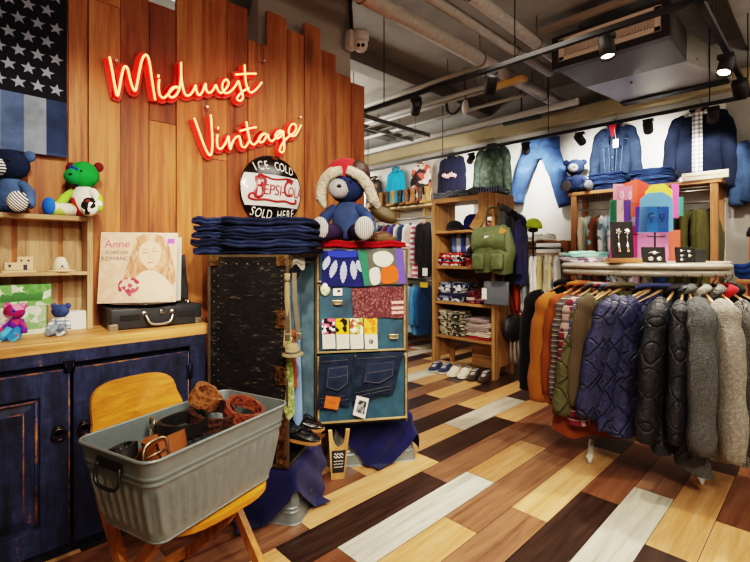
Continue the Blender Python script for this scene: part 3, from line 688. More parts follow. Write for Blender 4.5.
# galvanised tub generator --------------------------------------------------
GALV=galv()
def rrect(a,b,r,n=14):
    out=[]
    for cx,cy,a0 in((a-r,b-r,0),(-a+r,b-r,PI/2),(-a+r,-b+r,PI),(a-r,-b+r,1.5*PI)):
        for k in range(n+1):
            t=a0+PI/2*k/n; out.append((cx+r*cos(t),cy+r*sin(t),cos(t),sin(t)))
    res=[]
    for i,p in enumerate(out):
        q=out[(i+1)%len(out)]; L=math.hypot(q[0]-p[0],q[1]-p[1]); res.append(p); m=int(L/.004)
        if L>.02:
            for j in range(1,m): 
                t=j/m; res.append((p[0]+(q[0]-p[0])*t,p[1]+(q[1]-p[1])*t,p[2],p[3]))
    return res
def tub(label,cat,L,Wd,H,loc,rz,flip=False,tilt=None,grp=None,handle=True):
    M=T(*loc)@RZ(rz)
    if tilt is not None: M=M@tilt
    if flip: M=M@T(0,0,H)@RX(PI)
    t=thing('galvanised_tub',label,cat,M=M,group=grp)
    base=rrect(L/2,Wd/2,.036); m=len(base)
    def ring(z,off):
        k=(.80+.20*z/H) if not flip else (.84+.16*z/H); rows=[]
        for i,(x,y,nx,ny) in enumerate(base):
            o=off
            if .10*H<z<.66*H: o+=.0050*max(-.25,sin(i*2*PI/9.0))*min(1,(z-.10*H)/(.06*H),(.66*H-z)/(.05*H))
            for zz in(.72,.79): 
                o+=.004*math.exp(-((z/H-zz)/.014)**2)
            rows.append(Vector((x*k+nx*o,y*k+ny*o,z)))
        return rows
    mb=MB(); zs=[0,.03,.10,.13,.17,.3,.45,.58,.62,.66,.69,.705,.72,.735,.755,.775,.79,.805,.83,.9,1]
    R_=[[mb.bm.verts.new(p) for p in ring(z*H,0)] for z in zs]; fs=[]
    for a,b in zip(R_,R_[1:]):
        for i in range(m): fs.append(mb.bm.faces.new((a[i],a[(i+1)%m],b[(i+1)%m],b[i])))
    I=[[mb.bm.verts.new(Vector((p.x,p.y,p.z))) for p in ring(z*H,-.004)] for z in(.02,.3,.6,.72,.8,1)]
    for a,b in zip(I,I[1:]):
        for i in range(m): fs.append(mb.bm.faces.new((a[(i+1)%m],a[i],b[i],b[(i+1)%m])))
    mb._fin(fs,True); mb.cap(R_[0][::-1]); mb.cap(I[0]); mb.build('body',GALV,t)
    mb=MB(); mb.tube([p for p in ring(H,.001)][::2],.0042,7,closed=True); mb.build('rolled_rim',GALV,t)
    mb=MB(); mb.tube([p for p in ring(.004,-.002)][::2],.0035,6,closed=True); mb.build('base_seam',GALV,t)
    if handle:
        for s in(-1,1):
            x=s*(L/2*.975); mb=MB(); z=H*.86
            mb.box((x+s*.003,0,z),(.004,.10,.022),bev=.001); mb.tube(spline([(x+s*.006,-.042,z),(x+s*.010,-.046,z-.03),(x+s*.012,-.03,z-.05),(x+s*.012,.03,z-.05),(x+s*.010,.046,z-.03),(x+s*.006,.042,z)],4),.0042,7)
            mb.build('handle',metal('#4c4d4b',.5),t)
    return t
TL,TW,TH=.480,.284,.215
tb=tub('grey galvanised steel tub of belts standing on the folding chair','tub',TL,TW,TH,(.518,1.25,SH+.0045),R(17))
TM=T(.518,1.25,SH+.0045)@RZ(R(17))
# belts
def leather(h,emb=0): 
    n=NM('leather_'+h.strip('#')); c=C(h); f=n.noise(scale=26,detail=5); v=n.vor(scale=70 if emb else 260)
    n.bump(v,.8 if emb else .25,.006); return n.out(n.mix(f,sc(c,.6),sc(c,1.3)) if not emb else n.mix(v,sc(c,.45),n.mix(f,sc(c,.8),sc(c,1.3))),.42,0,.4)
LB,LBK,LT,LTR,LDK=leather('#8a4f28'),leather('#1d1b1b'),leather('#96623a',1),leather('#8d4a34',1),leather('#4b3126',1)
def coil(label,c,r0,turns,w,mat,axis=(0,0,1),buckle=True,ph=0.0,tail=.1,rx=1.0,dr=.0045):
    M=TM@T(*c)@frame((0,0,0),Vector(axis).orthogonal() if abs(Vector(axis).z)<.95 else (1,0,0),Vector(axis).cross(Vector(axis).orthogonal() if abs(Vector(axis).z)<.95 else Vector((1,0,0))))
    t=thing('belt',label,'belt',M=M,group='belts in the tub')
    n=int(turns*26); pts=[((r0-dr*i/26)*cos(ph+2*PI*i/26)*rx,(r0-dr*i/26)*sin(ph+2*PI*i/26),.003*sin(i*.5)) for i in range(n)]
    p0=Vector(pts[0]); d=(Vector(pts[0])-Vector(pts[1])).normalized()
    pts=[p0+d*tail*(1-k/4) for k in range(4)]+pts
    mb=MB(); mb.ribbon(pts,w,.0035); mb.build('strap',mat,t)
    if buckle:
        p=Vector(pts[0]); n_=d.cross(Vector((0,0,1))); mb=MB()
        hw,hh=.034,w*.66
        mb.tube(spline([p+d*x+Vector((0,0,z))+n_*-.004 for x,z in((-.012,-hh),(.03,-hh),(.042,0),(.03,hh),(-.012,hh),(-.018,0))],4,True),.0038,7,closed=True)
        mb.tube([p+d*-.015+n_*-.006,p+d*.036+n_*-.007],.0026,6)
        mb.build('buckle',metal('#b8a98c',.3),t)
    return t
def TP(px,py,h): 
    w=onZ(px,py,h); v=TM.inverted()@w; return v
b1=TP(152,441,.585); coil('tan belt with big square buckle beside the tub front rim',(-.105,-.015,.188),.052,2.3,.042,LB,axis=(.0,.25,1),tail=.03,ph=-PI/2-.3)
coil('black belt coiled in the middle of the tub',(-.02,.02,.205),.062,2.2,.034,LBK,tail=.02,ph=2.6,rx=1.15)
coil('tooled brown belt, topmost roll in the tub, leaning on the far rim',(.085,.05,.245),.046,3.2,.042,LT,axis=(.25,-.45,.8),buckle=False,tail=.02)
coil('dark brown tooled belt beneath the topmost roll in the tub',(.075,.01,.200),.068,2.6,.040,LDK,axis=(.1,-.2,1),buckle=False,tail=.02)
coil('reddish embossed belt at the far end of the tub',(.150,-.04,.200),.060,2.4,.036,LTR,axis=(.05,-.35,.95),buckle=False,tail=.03)
coil('charcoal belt lying by the tub handle end',(-.185,.04,.185),.036,2.0,.03,LBK,axis=(-.2,.3,1),buckle=False,tail=.01)
coil('brown belt at the bottom of the tub under the coiled ones',(.02,.0,.145),.085,3.0,.034,LDK,buckle=False,tail=.02,rx=1.5)
coil('tan belt at the bottom of the tub near the handle',(-.13,.02,.14),.06,3.0,.034,LB,buckle=False,tail=.02)
# wooden foot with grey cap near chair : shoe stretcher stub not visible enough to build
# ------------------------------------------------------------------ wardrobe trunk
P0=Vector((1.03,1.564,0)); U=Vector((.8366,.5478,0)); V=Vector((-.5478,.8366,0)); WD=Vector((.8366,-.5478,0)); VN=Vector((.5478,.8366,0))
TB1,TT=.222,1.092
Hn=P0+U*.34
TRB=NM('scuffed_black'); f=TRB.noise(scale=4.5,detail=9,rough=.75,dist=1.2); g=TRB.noise(TRB.mapv((3,3,14),(0.5,.3,.2)),scale=6,detail=6,rough=.8)
col=TRB.ramp(f,[(.35,C('#0c0c0e')),(.6,C('#17171a')),(.68,C('#2a2726'))]); col=TRB.mix(TRB.ramp(g,[(.57,(0,0,0,1)),(.66,(1,1,1,1))]),col,C('#5a534b')); TRB.bump(f,.25,.006); TRB=TRB.out(col,.45)
BRS=NM('aged_brass'); f=BRS.noise(scale=45,detail=5,rough=.7); BRS=BRS.out(BRS.ramp(f,[(.36,C('#2c2117')),(.5,C('#6a4e30')),(.66,C('#94744c'))]),.45,.75)
LIN=NM('slate_blue_lining'); f=LIN.noise(scale=9,detail=6); LIN=LIN.out(LIN.ramp(f,[(.3,C('#2f4250')),(.5,C('#47606e')),(.7,C('#5e7682'))]),.8)
EDGE=plain('#4f4436',.55,.3,.4)
ML=frame(P0,U,V)            # local x along the open face, y into the trunk
tr=thing('wardrobe_trunk','scuffed black upright wardrobe trunk half, open with ties inside','trunk',M=ML)
wL,dL=.335,.355; h0,h1=TB1,TT; th=.010
def pbox(mb,x0,x1,y0,y1,z0,z1,bev=0): return mb.box(((x0+x1)/2,(y0+y1)/2,(z0+z1)/2),(x1-x0,y1-y0,z1-z0),bev=bev)
mb=MB(); pbox(mb,0,th,0,dL,h0,h1); mb.build('outer_panel',TRB,tr)
mb=MB(); pbox(mb,th,wL,dL-th,dL,h0,h1); mb.build('back_panel',TRB,tr)
mb=MB(); pbox(mb,wL-th,wL,0,dL-th,h0,h1); mb.build('side_panel',TRB,tr)
mb=MB(); pbox(mb,th,wL-th,0,dL-th,h1-th,h1); mb.build('top_panel',TRB,tr)
mb=MB(); pbox(mb,th,wL-th,0,dL-th,h0,h0+th); mb.build('bottom_panel',TRB,tr)
mb=MB(); pbox(mb,th+.001,wL-th-.001,dL-th-.004,dL-th-.001,h0+th,h1-th); pbox(mb,wL-th-.004,wL-th-.001,.004,dL-th-.004,h0+th,h1-th); pbox(mb,th+.001,th+.004,.004,dL-th-.004,h0+th,h1-th); mb.build('lining',LIN,tr)
mb=MB()
for y in(.0,dL): pbox(mb,-.004,.012,y-.006,y+.006,h0,h1,.002)
for z in(h0,h1-.008): pbox(mb,-.004,.010,0,dL,z,z+.012,.002)
pbox(mb,.0,wL,-.004,.004,h1-.008,h1+.003,.002); pbox(mb,wL-.008,wL,-.004,.004,h0,h1,.002); pbox(mb,0,wL,-.004,.004,h0,h0+.01,.002); pbox(mb,.0,.010,-.006,.002,h0,h1,.002)
mb.build('metal_edging',EDGE,tr)
mb=MB()
for y in(.035,dL-.035):
    for k in range(38): mb.ball((-.004,y+.010*(1 if k%2 else -1)*(y>.1)-(.012 if y<.1 else 0),h0+.03+k*.0222),.0030,n=6,m=4)
for z in(h1-.035,): 
    for k in range(7): mb.ball((-.003,.03+k*.049,z),.0036,n=7,m=5)
mb.build('nail_heads',plain('#6d675c',.4,.6,.3),tr)
for y in(.0,dL):
    for z in(h1,h0):
        mb=MB(); q_=-1 if z==h1 else 1; c=.024 if y==0 else dL-.024
        mb.box((-.005,c,z+q_*.022),(.006,.046,.044),bev=.003); mb.ball((-.009,c,z+q_*.022),.005,n=8,m=6)
        if y==0 and z==h1: mb.box((.018,-.006,h1-.022),(.036,.006,.042),bev=.003)
        mb.build('corner_cap',BRS,tr)
for py in(319,375):
    z=CAM_H-(py-256)*1.85/450; mb=MB(); mb.box((-.006,.026,z),(.006,.050,.075),bev=.003); mb.box((-.011,.020,z),(.006,.030,.05),bev=.003); mb.box((-.014,.018,z-.004),(.006,.012,.03),bev=.003)
    for a in(-1,1): 
        for b in(-1,1): mb.ball((-.010,.026+a*.020,z+b*.031),.003,n=7,m=5)
    mb.build('latch',BRS,tr)
z=CAM_H-(420-256)*1.85/450; mb=MB(); mb.box((-.004,.025,h0+.13),(.006,.045,.20),bev=.003)
for k in range(6): mb.ball((-.009,.012+.025*(k%2),h0+.05+k*.032),.004,n=7,m=5)
mb.build('edge_plate',BRS,tr)
mb=MB(); mb.tube([(th,.12,h1-.055),(wL-th,.12,h1-.055)],.007,8); mb.tube([(.05,.005,h1-.03),(wL-.05,.005,h1-.03)],.004,6); mb.build('hanging_rail',metal('#a89b86',.35),tr)
mb=MB(); pbox(mb,th+.004,wL-th-.004,.02,dL-.02,h0+.085,h0+.097); mb.build('shoe_shelf',wood('#a97f52','#c0976a',None,axis='X',knots=False),tr)
# folded valance
mb=MB(); mb.grid(lambda u,v:Vector((.03+.28*u,.012+.05*v+.012*sin(u*16),h1-.02-.10*sin(u*PI)*v-.02*v)),18,6); mb.build('valance',fabric('#2c3038',.3),tr)
def inL(x,y,z): return ML@Vector((x,y,z))
# ties, suspenders hanging, straw hat, jeans
rzc=YAW-PI/2
def tie(label,pd,zt,zb,wd,mat,sway=0):
    q=atD(pd[0],300,pd[1]); t=thing('necktie',label,'tie',M=T(q.x,q.y,zt)@RZ(rzc),group='ties hanging in the trunk')
    L=zt-zb; mb=MB()
    n=12; pl=[]; pr_=[]
    for k in range(n+1):
        v=k/n; w=wd*(.4+.6*v) if v<.93 else wd*(1-v)/.07*1.0
        pl.append((sway*v-w/2-.002*sin(v*9),-.004*sin(v*7),-L*v)); pr_.append((sway*v+w/2,-.004*sin(v*7)+.003,-L*v))
    mb.grid(lambda u,v:(Vector(pl[int(round(v*n))])*(1-u)+Vector(pr_[int(round(v*n))])*u)+Vector((0,-.005*sin(u*PI),0)),5,n+1)
    mb.build('blade',mat,t); mb=MB(); mb.tube([(0,.03,.01),(0,.0,.016),(0,-.008,-.01)],.012,6,sx=.4); mb.build('loop',mat,t); return t
tie('lime green patterned tie hanging in the trunk opening',(289.5,1.835),.74,.42,.046,patches(['#6f8040','#808f52','#9aa078','#5f7038'],scale=90))
tie('sky blue tie hanging beside the lime one in the trunk',(298,1.92),.76,.36,.040,fabric('#7390b8',.15))
tie('brick red tie hanging behind the lime one in the trunk',(293,1.90),.76,.52,.040,fabric('#8f4a34',.25))
tie('tan tie hanging by the trunk edge below the latch',(287.5,1.83),1.0,.70,.034,fabric('#8b7a5c',.3))
q=atD(292.5,352,1.80); t=thing('straw_hat','small straw hat hung among the ties in the trunk','hat',M=T(q.x,q.y,q.z-.01)@RZ(rzc)@RX(.12))
mb=MB(); mb.lathe([(.042,0),(.044,.003),(.030,.010),(.027,.032),(.022,.042),(0,.045)],n=28); mb.build('crown_and_brim',knit('#b3a07c',90),t)
mb=MB(); mb.lathe([(.0308,.011),(.0290,.020)],n=28); mb.build('hat_band',plain('#5f5a4a',.8),t)
q=atD(288,300,1.835); t=thing('suspenders','pair of dull leather braces hanging inside the trunk','suspenders',M=T(q.x,q.y,1.02)@RZ(rzc))
for k,(x,c) in enumerate(((-.008,'#4f4636'),(.022,'#6a6050'))):
    mb=MB(); mb.ribbon([(x,.02*k,0),(x+.005,.02*k-.006,-.12),(x+.008+.01*k,.02*k-.004,-.25)],.018,.003,up=(1,0,0)); mb.build('strap',leather(c),t)
    MB().box((x+.008+.01*k,.02*k-.006,-.26),(.022,.006,.03),bev=.003).build('clip',metal('#b5ab98',.35),t)
q=atD(293,262,1.88); o=folded_lite=MB()
o.grid(lambda u,v:Vector((-.03+.075*u,.03*u-.01*sin(v*9+u*5),-.012*sin(u*9)-.035*v-.02*u*v+.01*u)),12,6); tag(o.build('pale_scarf',fabric('#827d72',.4),M=T(q.x,q.y,q.z+.02)@RZ(rzc)),'pale crumpled scarf slung at the top of the trunk opening','scarf')
t=thing('hanging_jeans','faded slate jeans hanging against the trunk lining','jeans',M=ML@T(.20,.06,1.02))
for k,(a,b) in enumerate(((-.045,.0),(.012,.03))):
    mb=MB(); mb.grid(lambda u,v:Vector((a+(.055)*(u)+b*v*.2,-.012*sin(u*PI)-.01*k,-.66*v)),7,12); mb.grid(lambda u,v:Vector((a+.055*u+b*v*.2,.012*sin(u*PI)-.01*k,-.66*v)),7,12)
    mb.jitter(.004,14); mb.build('trouser_leg',denim('#4d6577',.5),t)
# loafers
def shoe(t,M,L,wd,upper,sole,kind='loafer',toe=.5):
    def hw(v): return wd/2*(.72+.28*sin(PI*min(1,max(0,(v-.15)/.85)))**.8)*(1 if v<.80 else max(.0,1-((v-.80)/.2)**2.4)**.5)*(1 if v>.08 else (v/.08)**.5)
    n=22; outl=[(-hw(i/n),L*i/n) for i in range(n+1)]+[(hw(i/n)*1.04,L*i/n) for i in range(n,-1,-1)]
    outl=[(x,y) for k,(x,y) in enumerate(outl) if k==0 or (abs(x-outl[k-1][0])+abs(y-outl[k-1][1]))>1e-5]
    mb=MB(); mb.prism([(x*1.06,y*1.02-.002) for x,y in outl],.012,M); mb.box(M@Vector((0,L*.13,-.006)),(wd*.75,L*.24,.014),M=M.to_3x3().to_4x4()); s=mb.build('sole',sole,t)
    def top(v):
        pts=[(0,.058),(.12,.062),(.32,.052),(.45,.058 if kind!='sneaker' else .07),(.62,.046),(.82,.034),(1,.018)]
        for (a,b),(c,d) in zip(pts,pts[1:]):
            if v<=c: k=(v-a)/(c-a); k=k*k*(3-2*k); return b+(d-b)*k
    mb=MB()
    def f(u,v):
        v=.004+.992*v; a=PI*u; x=hw(v)*cos(a)*(1.0); z=.012+(top(v)-.012)*sin(a)**.6
        if v<.46 and .22<u<.78: z=min(z,.012+(top(v)-.012)*.9)
        return M@Vector((x,L*v,z))
    g=mb.grid(f,17,20); mb.build('upper',upper,t)
    mb=MB(); mb.prism([(x*.62,L*.05+y*.36) for x,y in [(cos(2*PI*i/16)*wd*.42,L*.5+L*.5*sin(2*PI*i/16)) for i in range(16)]],.003,M@T(0,0,.0585)); mb.build('lining',plain('#171412',.9) if kind!='sneaker' else plain('#6b6f78',.9),t)
    if kind=='loafer':
        mb=MB(); mb.tube([M@Vector((hw(.56)*cos(PI*k/10)*1.03,L*.53+.03*sin(PI*k/10),.014+(top(.55)-.010)*sin(PI*k/10)**.6)) for k in range(11)],.0065,6,sx=.5); mb.build('strap',upper,t)
        mb=MB(); mb.tube([M@Vector((hw(.8)*.8*cos(PI*k/10),L*(.64+.20*sin(PI*k/10)),.012+(top(.64+.2*sin(PI*k/10))-.010)*.97)) for k in range(11)],.0025,5); mb.build('welt_seam',upper,t)
    else:
        mb=MB()
        for k in range(4):
            v=.50+.07*k; mb.tube([M@Vector((x*wd*.22,L*(v+.01*x),top(v)+.002-abs(x)*.006)) for x in(-1,-.4,.4,1)],.003,5)
        mb.build('laces',plain('#dcdad2',.8),t)
M_shoe=plain('#141416',.22,0,.3)
zz=h0+.0985
# loafers stand on the shelf, toes out of the trunk
for k,(x,y,a) in enumerate(((.075,.07,-.05),(.185,.10,.12))):
    t=thing('loafer',('nearer','farther')[k]+' black leather strap shoe jutting from the trunk, beside its twin','shoe',M=ML@T(x,y,zz+.016)@RZ(PI+a)@T(0,-.06,0),group='black shoes in the trunk')
    shoe(t,RX(-.12),.25,.085,M_shoe,wood('#9a6a3c','#b07f4e',None,axis='Y',knots=False))
# ---- drawer half
MR=frame(Hn,WD,VN); wR,dR=.452,.33; r0,r1=.262,1.128
td=thing('drawer_trunk','blue drawer half of the wardrobe trunk with clothes pinned on','trunk',M=MR)
TEAL=NM('teal_blue_board'); f=TEAL.noise(scale=11,detail=6); TEAL=TEAL.out(TEAL.ramp(f,[(.3,C('#16303f')),(.5,C('#20465a')),(.7,C('#2c566a'))]),.55)
mb=MB(); pbox(mb,0,wR,dR-th,dR,r0,r1); pbox(mb,0,th,.012,dR-th,r0,r1); pbox(mb,wR-th,wR,.012,dR-th,r0,r1); pbox(mb,th,wR-th,.012,dR-th,r1-th,r1); pbox(mb,th,wR-th,.012,dR-th,r0,r0+th); mb.build('shell',TRB,td)
def lz(px,py): # height on the drawer front
    d=(MR@Vector(((px-318)/88*wR,0,0))); dd=d.x*_ca+d.y*_sa; return CAM_H-(py-256)*dd/450
zA,zB,zC,zD=r1-.008,lz(360,283),lz(360,353),lz(360,419)
M_strip=wood('#8f7a55','#ab946a','#5f4c33',axis='X',scale=2,rough=.5)
for k,(za,zb2,y) in enumerate(((zA,zB+.004,0),(zB-.004,zC+.006,0),(zC-.004,zD,-.030))):
    mb=MB(); pbox(mb,.018,wR-.018,y+.004,y+.18,zb2,za); o=mb.build('drawer',TEAL,td)
    mb=MB(); e=.009
    pbox(mb,.006,wR-.006,y-.004,y+.012,za-e,za,.002); pbox(mb,.006,wR-.006,y-.004,y+.012,zb2,zb2+e,.002); pbox(mb,.006,.006+e,y-.0035,y+.012,zb2+e,za-e,.002); pbox(mb,wR-.006-e,wR-.006,y-.0035,y+.012,zb2+e,za-e,.002)
    mb.build('edge_strip',M_strip,o)
    if k==1:
        for hx_,hp in((.105,(323,303)),(.385,(385,337))):
            z=lz(*hp); mb=MB(); mb.box((hx_,.001,z),(.050,.005,.024),bev=.002); mb.tube(spline([(hx_-.017,-.003,z+.002),(hx_-.015,-.013,z-.006),(hx_+.015,-.013,z-.006),(hx_+.017,-.003,z+.002)],4),.003,6); mb.build('drawer_pull',metal('#b0a284',.35),o)
mb=MB(); pbox(mb,-.006,.006,-.004,.02,r0,r1,.002); pbox(mb,wR-.006,wR+.006,-.004,.02,r0,r1,.002); mb.build('metal_edging',EDGE,td)
# things pinned to the drawer fronts : local plane helper
def DP(px,py,off=0.0):
    """point on the drawer front plane under a photo point, as local x,z"""
    o=MR@Vector((0,off,0)); n=VN; x,y,u=_ray(px,py); dv=Vector((x,y,u)); k=(o-Vector((0,0,CAM_H))).dot(n)/dv.dot(n)
    w=Vector((0,0,CAM_H))+dv*k; l=MR.inverted()@w; return l.x,l.z
def sheet(mb,poly,y,th_=.004,mi=0,wob=.003,sub=10,sd=0.0):
    """a cloth hanging flat on the front: quad poly (tl,tr,br,bl) in local xz"""
    tl,tr_,br,bl=[Vector((p[0],0,p[1])) for p in poly]; mb.mi=mi
    def f(u,v):
        p=(tl*(1-u)+tr_*u)*(1-v)+(bl*(1-u)+br*u)*v
        p=p+Vector((wob*sin(v*7+sd)*.6,y-wob*(1+sin(u*13+sd)+.6*sin(v*17+u*5+sd)),wob*sin(u*9+sd))); return p
    def b(u,v): return f(u,v)+Vector((0,th_,0))
    mb.grid(f,sub*2,sub*2); mb.grid(b,6,6)
def pinned(name,label,cat,quad,y,mat,grp=None,parts=(),wob=.003,off=0.0):
    q=[DP(*p,off) for p in quad]; cx=sum(p[0] for p in q)/4; cz=min(p[1] for p in q)
    t=thing(name,label,cat,M=MR@T(cx,off,cz),group=grp); q=[(p[0]-cx,p[1]-cz) for p in q]
    mb=MB(); sheet(mb,q,y,wob=wob,sd=cx*30); mb.build('cloth' if cat not in('socks','tag','sticker') else 'front',mat,t)
    return t,(lambda px,py:(DP(px,py,off)[0]-cx,DP(px,py,off)[1]-cz))
def flat(t,name,pts,L,y,mat):
    if name in('white_print','orange_print'): pts=[(v.x,v.y) for v in spline([Vector((a,b,0)) for a,b in pts],4,True)]
    mb=MB(); q=[L(*p) for p in pts]; ce=Vector((sum(a for a,b in q)/len(q),y,sum(b for a,b in q)/len(q)))
    vs=[Vector((a,y,b)) for a,b in q]
    for i in range(len(vs)): mb.face([ce,vs[i],vs[(i+1)%len(vs)]])
    return mb.build(name,mat,t)
# navy towel with white feathers
t,L=pinned('feather_blanket','navy blanket printed with white feathers hung on the trunk top drawer','blanket',((323,250),(358,250),(365,286),(321,287)),-.008,fabric('#1d2358',.3))
flat(t,'printed_feather_band',((327,251),(357,251),(356,257),(340,258),(328,256)),L,-.0165,fabric('#2b3aa0',.2))
for cx,cy,l,a in((326,263,14,.35),(333,269,18,.28),(343,272,22,.05),(353,270,19,-.08),(359,266,12,-.3)):
    pts=[]
    for k in range(13):
        v=k/12; w=3.0*sin(PI*v)**.7*(1+.25*(k%2)); pts.append((cx-a*(v-.5)*l-w,cy+(v-.5)*l))
    for k in range(12,-1,-1):
        v=k/12; w=3.0*sin(PI*v)**.7*(1+.25*(k%2)); pts.append((cx-a*(v-.5)*l+w,cy+(v-.5)*l))
    flat(t,'printed_feather',pts[:-1],L,-.0175,fabric('#a9b2cc',.3))
# grey tee with a plain colour-block front
t,L=pinned('graphic_tee','grey tee with green and violet sleeve ends hung on the trunk top drawer','shirt',((357,250),(402,248),(405,283),(364,286)),-.012,fabric('#55564f',.25))
flat(t,'green_side',((357,251),(366,251),(369,285),(364,286)),L,-.0195,fabric('#2f6e58',.2))
flat(t,'violet_side',((394,249),(402,249),(405,283),(398,284)),L,-.0195,fabric('#5a4b9c',.2))
flat(t,'white_print',((373,254),(384,251),(392,256),(391,263),(383,267),(374,263)),L,-.020,fabric('#c9c7bd',.15))
flat(t,'orange_print',((381,269),(394,266),(397,280),(382,283)),L,-.020,fabric('#d8592a',.15))
flat(t,'white_print',((369,270),(378,268),(379,282),(371,284)),L,-.020,fabric('#c9c7bd',.15))
# maroon paisley scarf, banded at its edge
pais=NM('paisley'); v=pais.vor(scale=85); w=pais.wave(scale=30,dist=8,dscale=2); pais=pais.out(pais.ramp(pais.math('ADD',pais.math('MULTIPLY',v,1.4),pais.math('MULTIPLY',w,.4)),[(.25,C('#3a1520')),(.5,C('#5b2630')),(.62,C('#9a7468')),(.8,C('#54202b'))]),.9)
t,L=pinned('paisley_scarf','maroon paisley scarf with pink striped end on the middle drawer','scarf',((352,288),(404,286),(404,317),(353,319)),-.006,pais)
for k,py in enumerate((301,306.5,311)): flat(t,'pink_band',((391,py),(403,py-.6),(403,py+2.2),(391,py+2.8)),L,-.0135,fabric('#d9a49c',.15))
# badge, tag
x,z=DP(325,289); t=thing('oval_badge','cream oval badge on the corner of the middle drawer','badge',M=MR@T(x,-.004,z))
mb=MB(); mb.lathe([(.024,0),(.024,.003),(.019,.007),(0,.009)],M=RX(PI/2),n=24,sy=1.35); mb.build('disc',patches(['#d8dcb8','#e3e4c8','#b9c79a','#d9dcc0'],scale=50,rough=.3),t)
mb=MB(); mb.tube([(.024*cos(a),-.001,.0325*sin(a)) for a in [2*PI*k/24 for k in range(24)]],.002,6,closed=True); mb.build('rim',metal('#b7b08a',.3),t)
x,z=DP(337.5,292); t=thing('price_card','small white card with dark stamp beside the oval badge','card',M=MR@T(x,-.003,z))
MB().box((0,0,0),(.044,.002,.034)).build('card',plain('#e9e6dd',.6),t); MB().box((.006,-.0015,.005),(.016,.002,.014),bev=.002).build('stamp',plain('#4a3d34',.6),t)
# four sock packs
SK=[('black and pink argyle',patches(['#1c1a1e','#d8607e','#1c1a1e','#e9e4e0'],scale=70)),('yellow and black patterned',patches(['#e0b020','#e8bb28','#201c14','#e0b020'],scale=45)),('white patterned',patches(['#e9e6da','#e9e6da','#9ab04a','#b04a3a'],scale=55)),('orange',patches(['#e8a030','#f0b040','#e07a28','#f0b040'],scale=45))]
for k,(nm,m) in enumerate(SK):
    xa=321.5+k*14.0; t,L=pinned('sock_pack',nm+' socks in card sleeve, '+ORD[k]+' pack from the badge side','socks',((xa,318.5-k*.1),(xa+13,318-k*.1),(xa+13.6,348),(xa+1,348.5)),-.010,m,'sock packs on the middle drawer',wob=.0015)
    flat(t,'paper_band',((xa+.6,334),(xa+13.2,333.7),(xa+13.6,348),(xa+1,348.5)),L,-.0150,plain('#cfcbc1',.6))
    mb=MB(); q=L(xa+7,341); M_=T(q[0],-.0156,q[1])@RX(PI/2)
    if k<3:
        for j in range(3): mb.text(('~~~~','~~~','~~~~')[j],.011,M_@T(0,.008-.008*j,0))
        mb.build('print',plain('#b9b3aa',.6),t)
    else:
        mb.tube([(q[0]+.009*cos(a),-.0156,q[1]+.010*sin(a)) for a in [2*PI*i/14 for i in range(14)]],.0022,5,closed=True); mb.box((q[0]+.002,-.0156,q[1]),(.006,.002,.010)); mb.build('print',plain('#3a3226',.6),t)
# two pairs of jeans folded on the bottom drawer
DJ=denim('#232c3e',.6,12); STI=plain('#5c5a58',.7)
def foldedjeans(label,quad,patchq,pm,pname,off):
    t,L=pinned('folded_jeans',label,'jeans',quad,-.012,DJ,None,wob=.004,off=off)
    a,b,c,d=quad
    def at(u,v): 
        return (a[0]*(1-u)*(1-v)+b[0]*u*(1-v)+c[0]*u*v+d[0]*(1-u)*v, a[1]*(1-u)*(1-v)+b[1]*u*(1-v)+c[1]*u*v+d[1]*(1-u)*v)
    pk=[at(*p) for p in((.25,.22),(.85,.20),(.90,.56),(.60,.70),(.22,.60))]
    mb=MB(); q=[L(*p) for p in pk]; vs=[Vector((x,-.0235,z)) for x,z in q]; bk=[v+Vector((0,.006,0)) for v in vs]
    ce=sum(vs,Vector())/5
    for i in range(5): mb.face([ce,vs[i],vs[(i+1)%5]]); mb.face([vs[i],bk[i],bk[(i+1)%5],vs[(i+1)%5]])
    o=mb.build('pocket',denim('#29344a',.55,12),t)
    mb=MB(); m=[v*.9+ce*.1+Vector((0,-.001,0)) for v in vs]
    mb.tube(m,.0011,4,closed=True); mb.tube([m[0]*.5+m[4]*.5,ce+Vector((0,-.001,.01)),m[1]*.5+m[2]*.5],.0010,4); mb.build('stitching',STI,o)
    for v in(.10,.80,.88): 
        q=[L(*at(u,v)) for u in(.04,.3,.6,.96)]; mb=MB(); mb.tube([(x,-.0205,z) for x,z in q],.0009,4); mb.build('seam',STI,t)
    flat(t,pname,patchq,L,-.0255,pm); return t,L
t,L=foldedjeans('dark folded jeans with orange leather patch on the bottom drawer',((319,356),(354,353),(349,404),(317,408)),((325.5,394),(340,396),(337,408),(323.5,406)),leather('#c8642c'),'leather_patch',-.030)
mb=MB(); q=L(331.5,401); mb.text('W32 L34',.010,T(q[0],-.0262,q[1])@RX(PI/2)@RZ(-.12)); mb.build('patch_print',plain('#6a2f14',.7),t)
t,L=foldedjeans('dark folded jeans with white card tag, spread across the bottom drawer',((355,353),(403,351),(392,392),(351,402)),((356,394),(368,397),(364,417),(352,413)),plain('#d9d9d4',.6),'card_tag',-.034)
flat(t,'tag_picture',((358,398),(366,400),(363,413),(355,410)),L,-.0262,patches(['#4a4c50','#74767a','#303236','#9a9c9c'],scale=60))
